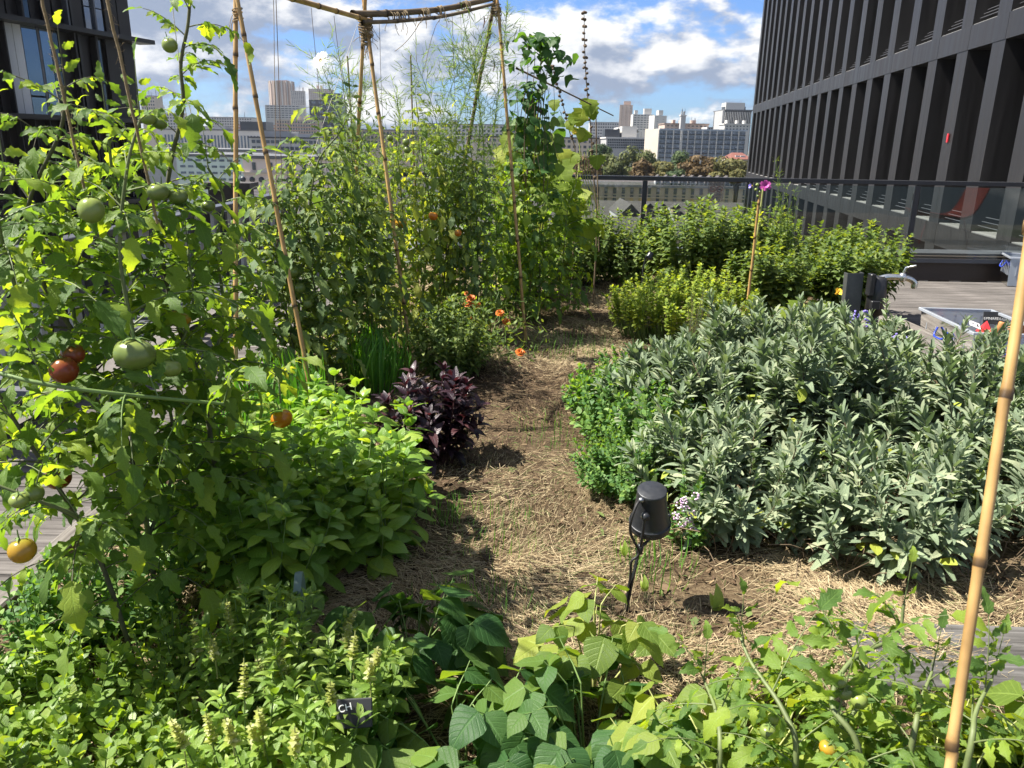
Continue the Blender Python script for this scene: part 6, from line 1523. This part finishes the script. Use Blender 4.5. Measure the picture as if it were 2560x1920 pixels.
# ---------------------------------------------------------------- tap post beside the deck
def tap():
    b = G(2165, 905, .03); mp = mat('black_plastic', (.016, .016, .018), .38, 0, .2, 20, rvar=.1); mg = mat('grey_galvanised_channel', (.085, .09, .092), .5, .5, .2, 12); mt_ = mat('tap_chrome', (.55, .55, .53), .22, .95, .1, 20)
    t = thing('tap_post', 'black standpipe with chrome tap and grey channel on the timber', 'tap', (b[0], b[1], -.03))
    H = A(2185, 690, b[1])[2]+.03
    lathe('pipe', [(.032, 0), (.032, H*.52), (.030, H*.55), (.030, H*.7)], mp, t, 20, (0, 0, 0))
    lathe('collar', [(.03, H*.18), (.048, H*.19), (.048, H*.25), (.03, H*.26)], mp, t, 20)
    lathe('housing', [(.03, H*.60), (.05, H*.62), (.052, H*.80), (.05, H*.84), (.044, H*.97), (.03, H*1.0), (.001, H*1.0)], mp, t, 20)
    box('clamp_band', (-.022, -.045, H*.72), (.05, .03, .05), mp, t, ch=.004); box('clamp_band', (-.05, -.02, H*.92), (.03, .05, .12), mp, t, ch=.004)
    # open U-shaped channel leaning beside the pipe
    v, q = [], []
    prof = [(-.045, .03), (-.045, -.02), (.045, -.02), (.045, .03), (.041, .03), (.041, -.016), (-.041, -.016), (-.041, .03)]
    for z in (0, H*1.03): v += [(x-.105, y+.03, z) for x, y in prof]
    q = [(i, (i+1) % 8, 8+(i+1) % 8, 8+i) for i in range(8)]+[(0, 1, 6, 7), (1, 2, 5, 6), (2, 3, 4, 5), (8, 15, 14, 9), (9, 14, 13, 10), (10, 13, 12, 11)]
    obj('channel', mesh_np('channel', v, q, mg, smooth=False), t, None, (0, -.04, .0))
    tp = empty('tap', (0, 0, H*.97), 0, t)
    tube_obj('spout', smooth_path([(.0, 0, .0), (.05, -.01, .015), (.14, -.02, .012), (.185, -.025, -.01), (.19, -.025, -.045)], 5), np.array([.017]*20+[.014]), mt_, tp, 12)
    lathe('valve_body', [(.001, .02), (.016, .018), (.022, 0), (.02, -.02), (.012, -.03)], mt_, tp, 14, (.12, -.02, .02)); tube_obj('lever', [(.12, -.02, .035), (.125, -.03, .07), (.17, -.05, .085)], [.007, .006, .005], mt_, tp, 8)
tap()

# ---------------------------------------------------------------- clear plastic boxes on the deck
M_BOX = glass_mat('clear_box_plastic', (.88, .91, .95), .12, 1.45, .55, (.6, .66, .74)); M_BOXR = glass_mat('clear_box_rim', (.85, .88, .93), .15, 1.45, .6, (.78, .84, .93)); M_BLUE = mat('blue_plastic_handle', (.02, .045, .32), .35, 0, .15, 20)
def crate(label, c, rz, sx, sy, h):
    t = thing('storage_box', label, 'storage box', c, rz)
    tp, th = .93, .004; bx, by = sx*tp/2, sy*tp/2; tx, ty = sx/2, sy/2
    def wall(a, b, a2, b2, nm='side_wall'):
        a, b, a2, b2 = map(lambda q: np.array(q, float), (a, b, a2, b2)); n = nrm(np.cross(b-a, a2-a))*th
        v = [a, b, b2, a2, a+n, b+n, b2+n, a2+n]; return obj(nm, mesh_np(nm, v, [(0, 1, 2, 3), (7, 6, 5, 4), (0, 4, 5, 1), (1, 5, 6, 2), (2, 6, 7, 3), (3, 7, 4, 0)], M_BOX, smooth=False), t)
    B = [(-bx, -by, .004), (bx, -by, .004), (bx, by, .004), (-bx, by, .004)]; T = [(-tx, -ty, h), (tx, -ty, h), (tx, ty, h), (-tx, ty, h)]
    for i in range(4): wall(B[i], B[(i+1) % 4], T[i], T[(i+1) % 4])
    box('bottom', (0, 0, .004), (2*bx, 2*by, .006), M_BOX, t)
    for (x, y, a, b) in ((0, -ty-.008, sx+.036, .02), (0, ty+.008, sx+.036, .02), (-tx-.008, 0, .02, sy-.005), (tx+.008, 0, .02, sy-.005)): box('rim', (x, y, h-.004), (a, b, .02), M_BOXR, t, ch=.003)
    for k in range(-2, 3):
        for s in (-1, 1): box('rib', (k*sx*.19, s*(ty-.002*h), h*.62), (.008, .008, h*.5), M_BOXR, t)
        for s in (-1, 1): box('rib', (s*(tx-.004), k*sy*.18, h*.62), (.008, .008, h*.5), M_BOXR, t)
    for s in (-1, 1):
        hd = tube_obj('handle', smooth_path([(-.075, s*(ty+.012), h*.78), (-.06, s*(ty+.035), h*.62), (0, s*(ty+.042), h*.6), (.06, s*(ty+.035), h*.62), (.075, s*(ty+.012), h*.78)], 4), .007, M_BLUE, t, 6)
        hd2 = tube_obj('handle', smooth_path([(s*(tx+.012), -.075, h*.78), (s*(tx+.035), -.06, h*.62), (s*(tx+.042), 0, h*.6), (s*(tx+.035), .06, h*.62), (s*(tx+.012), .075, h*.78)], 4), .007, M_BLUE, t, 6)
    return t
def letters(cu, parent, loc, rot):
    tmp = bpy.data.objects.new('lettering_outline', cu)
    me = bpy.data.meshes.new_from_object(tmp); bpy.data.objects.remove(tmp)
    return obj('lettering', me, parent, loc, rot)
def boxes():
    z = -.148; h = .30
    bl, br, fl = G(2323, 772, z+h), G(2495, 777, z+h), G(2417, 831, z+h)
    sx = np.linalg.norm(br-bl); sy = np.linalg.norm(fl-bl)*1.02; d = nrm(br-bl); rz = math.atan2(d[1], d[0]); c = (br+fl)/2
    crate('open clear box of markers behind the sage', (c[0], c[1], z), rz, sx, sy, h)
    zb = z+.02
    def at(u, v, zz): 
        p = G(u, v, zz); return p
    msl = mat('slate_black', (.02, .021, .023), .7, 0, .2, 20); mk = mat('chalk_white', (.75, .75, .72), .9)
    # slate marker with its handwritten word
    p = at(2479, 795, .12); s = thing('slate_marker', 'black slate marker lettered EPINARD leaning in the clear box', 'plant marker', (p[0], p[1], .05), rz+.06)
    box('plate', (0, 0, .07), (.115, .006, .085), msl, s, rot=(-.18, 0, .0), ch=.002); box('stem', (0, .01, -.05), (.018, .006, .17), msl, s, rot=(-.18, 0, 0))
    cu = bpy.data.curves.new('lettering', 'FONT'); cu.body = 'EPINARD'; cu.size = .027; cu.align_x = 'CENTER'; cu.extrude = .0004; cu.materials.append(mk)
    letters(cu, s, (0, -.0064, .058), (math.pi/2-.18, 0, 0))
    # red pyramid, white tag, wood blocks, tangle of string
    p = at(2463, 826, .08); r = lathe('red_cone', [(.0, .075), (.055, .0), (.05, -.004), (.0, -.005)], mat('red_plastic', (.62, .03, .035), .35), None, 5, (p[0], p[1], .07), smooth=False); tag(r, 'red pointed plastic cap in the clear box', 'cap'); 
    p = at(2438, 808, .13); w = box('paper_tag', (p[0], p[1], .12), (.09, .003, .045), mat('white_card', (.8, .8, .78), .7), None, (-.8, .35, .2)); tag(w, 'white card tag beside the red cap', 'tag')
    box('print_mark', (.02, -.003, 0), (.012, .001, .02), msl, w); box('print_mark', (-.02, -.003, .004), (.02, .001, .003), msl, w)
    p = at(2500, 818, .1); w = lathe('wood_block', [(.001, .045), (.018, .045), (.02, .04), (.02, -.045), (.001, -.046)], mat('turned_wood', (.42, .2, .07), .6, 0, .25, 20, stretch=(1, 1, .2)), None, 10, (p[0], p[1], .09), (.1, .15, 0)); tag(w, 'upright brown wooden peg in the clear box', 'peg')
    p = at(2528, 822, .09); w = lathe('cork_ball', [(.001, .024), (.016, .02), (.024, .004), (.02, -.014), (.001, -.022)], mat('terracotta', (.4, .2, .12), .8), None, 12, (p[0], p[1], .09)); tag(w, 'round terracotta knob beside the wooden peg', 'knob')
    p = at(2470, 850, .02); r = random.Random(3); pts = [V(p[0]+r.uniform(-.16, .16), p[1]+r.uniform(-.12, .12), z+.02+r.uniform(.0, .12)) for _ in range(22)]; a = pts[0]
    o = obj('string_tangle', mesh_np('tangle', tube(smooth_path(pts, 5), .0016, 4)[0]-a, tube(smooth_path(pts, 5), .0016, 4)[1], M_TWINE), None, a); tag(o, 'loose tangle of tan string on the box floor', 'string')
    for k, (u, v, lb) in enumerate(((2440, 850, 'brown pot lying at the near side of the clear box'), (2510, 860, 'brown pot lying at the far side of the clear box'))):
        p = at(u, v, 0.0); q = lathe('clay_pot', [(.028, -.045), (.04, .035), (.044, .036), (.044, .05), (.038, .05), (.036, .035), (.025, -.04), (.001, -.042)], MATS['terracotta'], None, 18, (p[0], p[1], z+.06), (1.3, .2, k*1.2)); tag(q, lb, 'pot')
    # farther box at the picture's edge
    fl = G(2512, 708, z+.02); crate('clear box with blue handles against the brown riser', (fl[0]+.30, fl[1]+.02, z), -.35, .56, .40, .30)
boxes()
# a small heap of cut herbs left on the timber
P = Plant(G(2215, 818, .035))
for k in range(60): P.leaf('bushl', P.base+V(rng.gauss(0, .05), rng.gauss(0, .04), U(0, .03)), nrm(rdir()+V(0, 0, .2)), rdir(), U(.03, .05))
P.build('herb_cuttings', 'small heap of cut leaves drying on the edging timber', 'cuttings', cap=60)
# black slate marker with chalk letters among the beans
def marker():
    p = A(868, 1750, 1.18); s = thing('slate_marker', 'black slate marker chalked with CH among the bean leaves', 'plant marker', (p[0], p[1], p[2]-.03), .12)
    msl, mk = MATS['slate_black'], MATS['chalk_white']
    box('plate', (.012, 0, .0), (.064, .004, .052), msl, s, rot=(-.5, 0, 0), ch=.002); box('stem', (.012, .03, -.09), (.016, .004, .16), msl, s, rot=(-.5, 0, 0))
    cu = bpy.data.curves.new('lettering', 'FONT'); cu.body = 'CH'; cu.size = .018; cu.extrude = .0003; cu.materials.append(mk); letters(cu, s, (-.016, -.0014, .004), (math.pi/2-.5, -.25, 0))
marker()
# stray sticks and a screw of bark in the straw
for k, (a, b, r, lb) in enumerate((((1330, 1462), (1440, 1466), .003, 'pair of straw coloured sticks lying across the path'), ((1180, 1075), (1205, 1050), .006, 'short brown twig beside the purple basil'), ((1150, 1040), (1225, 1020), .003, 'thin brown twig reaching onto the path'), ((1290, 1565), (1335, 1600), .004, 'dry stem under the pale bean plant'), ((1440, 1600), (1530, 1540), .0035, 'dry reed leaning beside the lamp stake'))):
    p, q = G(*a, .02), G(*b, .022); tag(tube_obj('twig', [p, (p+q)/2+V(0, 0, .006), q], [r, r*.9, r*.6], ST_BR, None, 6, base=p), lb, 'twig')

# red lounge chair standing on the deck (seen mirrored in the guard glass)
def chair():
    mr = mat('red_chair_shell', (.27, .05, .032), .5); mk = M_STEELD
    t = thing('lounge_chair', 'red lounge chair mirrored in the glass pane of the guard rail', 'chair', (6.45, 4.9, -.15), .1)
    n = 10
    prof = smooth_path([(-.42, 0, .46), (-.36, 0, .43), (.0, 0, .37), (.22, 0, .36), (.34, 0, .45), (.44, 0, .68), (.54, 0, .98)], 4)
    v = []
    for p in prof:
        for y in np.linspace(-.36, .36, 9): v.append((p[0], y, p[2]+.05*(y/.36)**2))
    k = len(prof); q = [(i*9+j, i*9+j+1, (i+1)*9+j+1, (i+1)*9+j) for i in range(k-1) for j in range(8)]
    v2 = [(x+.008, y, z-.02) for x, y, z in v]; o = len(v)
    q2 = [(d+o, c_+o, b+o, a+o) for a, b, c_, d in q]
    obj('seat_shell', mesh_np('seat_shell', v+v2, q+q2, mr), t)
    for sx in (-.3, .3):
        for sy in (-.28, .28): tube_obj('leg', [(sx*.85, sy*.8, .39), (sx*1.15, sy, 0)], .012, mr, t, 8)
    tube_obj('cross_bar', [(-.3, -.25, .36), (-.3, .25, .36)], .01, mr, t, 8)
chair()

# ---------------------------------------------------------------- the city air: thin even haze round everything
def haze():
    m, nt, N, L = nodes('haze_air')
    out = N.new('ShaderNodeOutputMaterial'); v = N.new('ShaderNodeVolumePrincipled')
    v.inputs['Color'].default_value = (.78, .86, 1.0, 1); v.inputs['Density'].default_value = .00009; v.inputs['Anisotropy'].default_value = .3
    L.new(v.outputs[0], out.inputs['Volume'])
    o = box('haze', (0, 480, 31), (1300, 1080, 118), m)
    tag(o, kind='stuff')
haze()
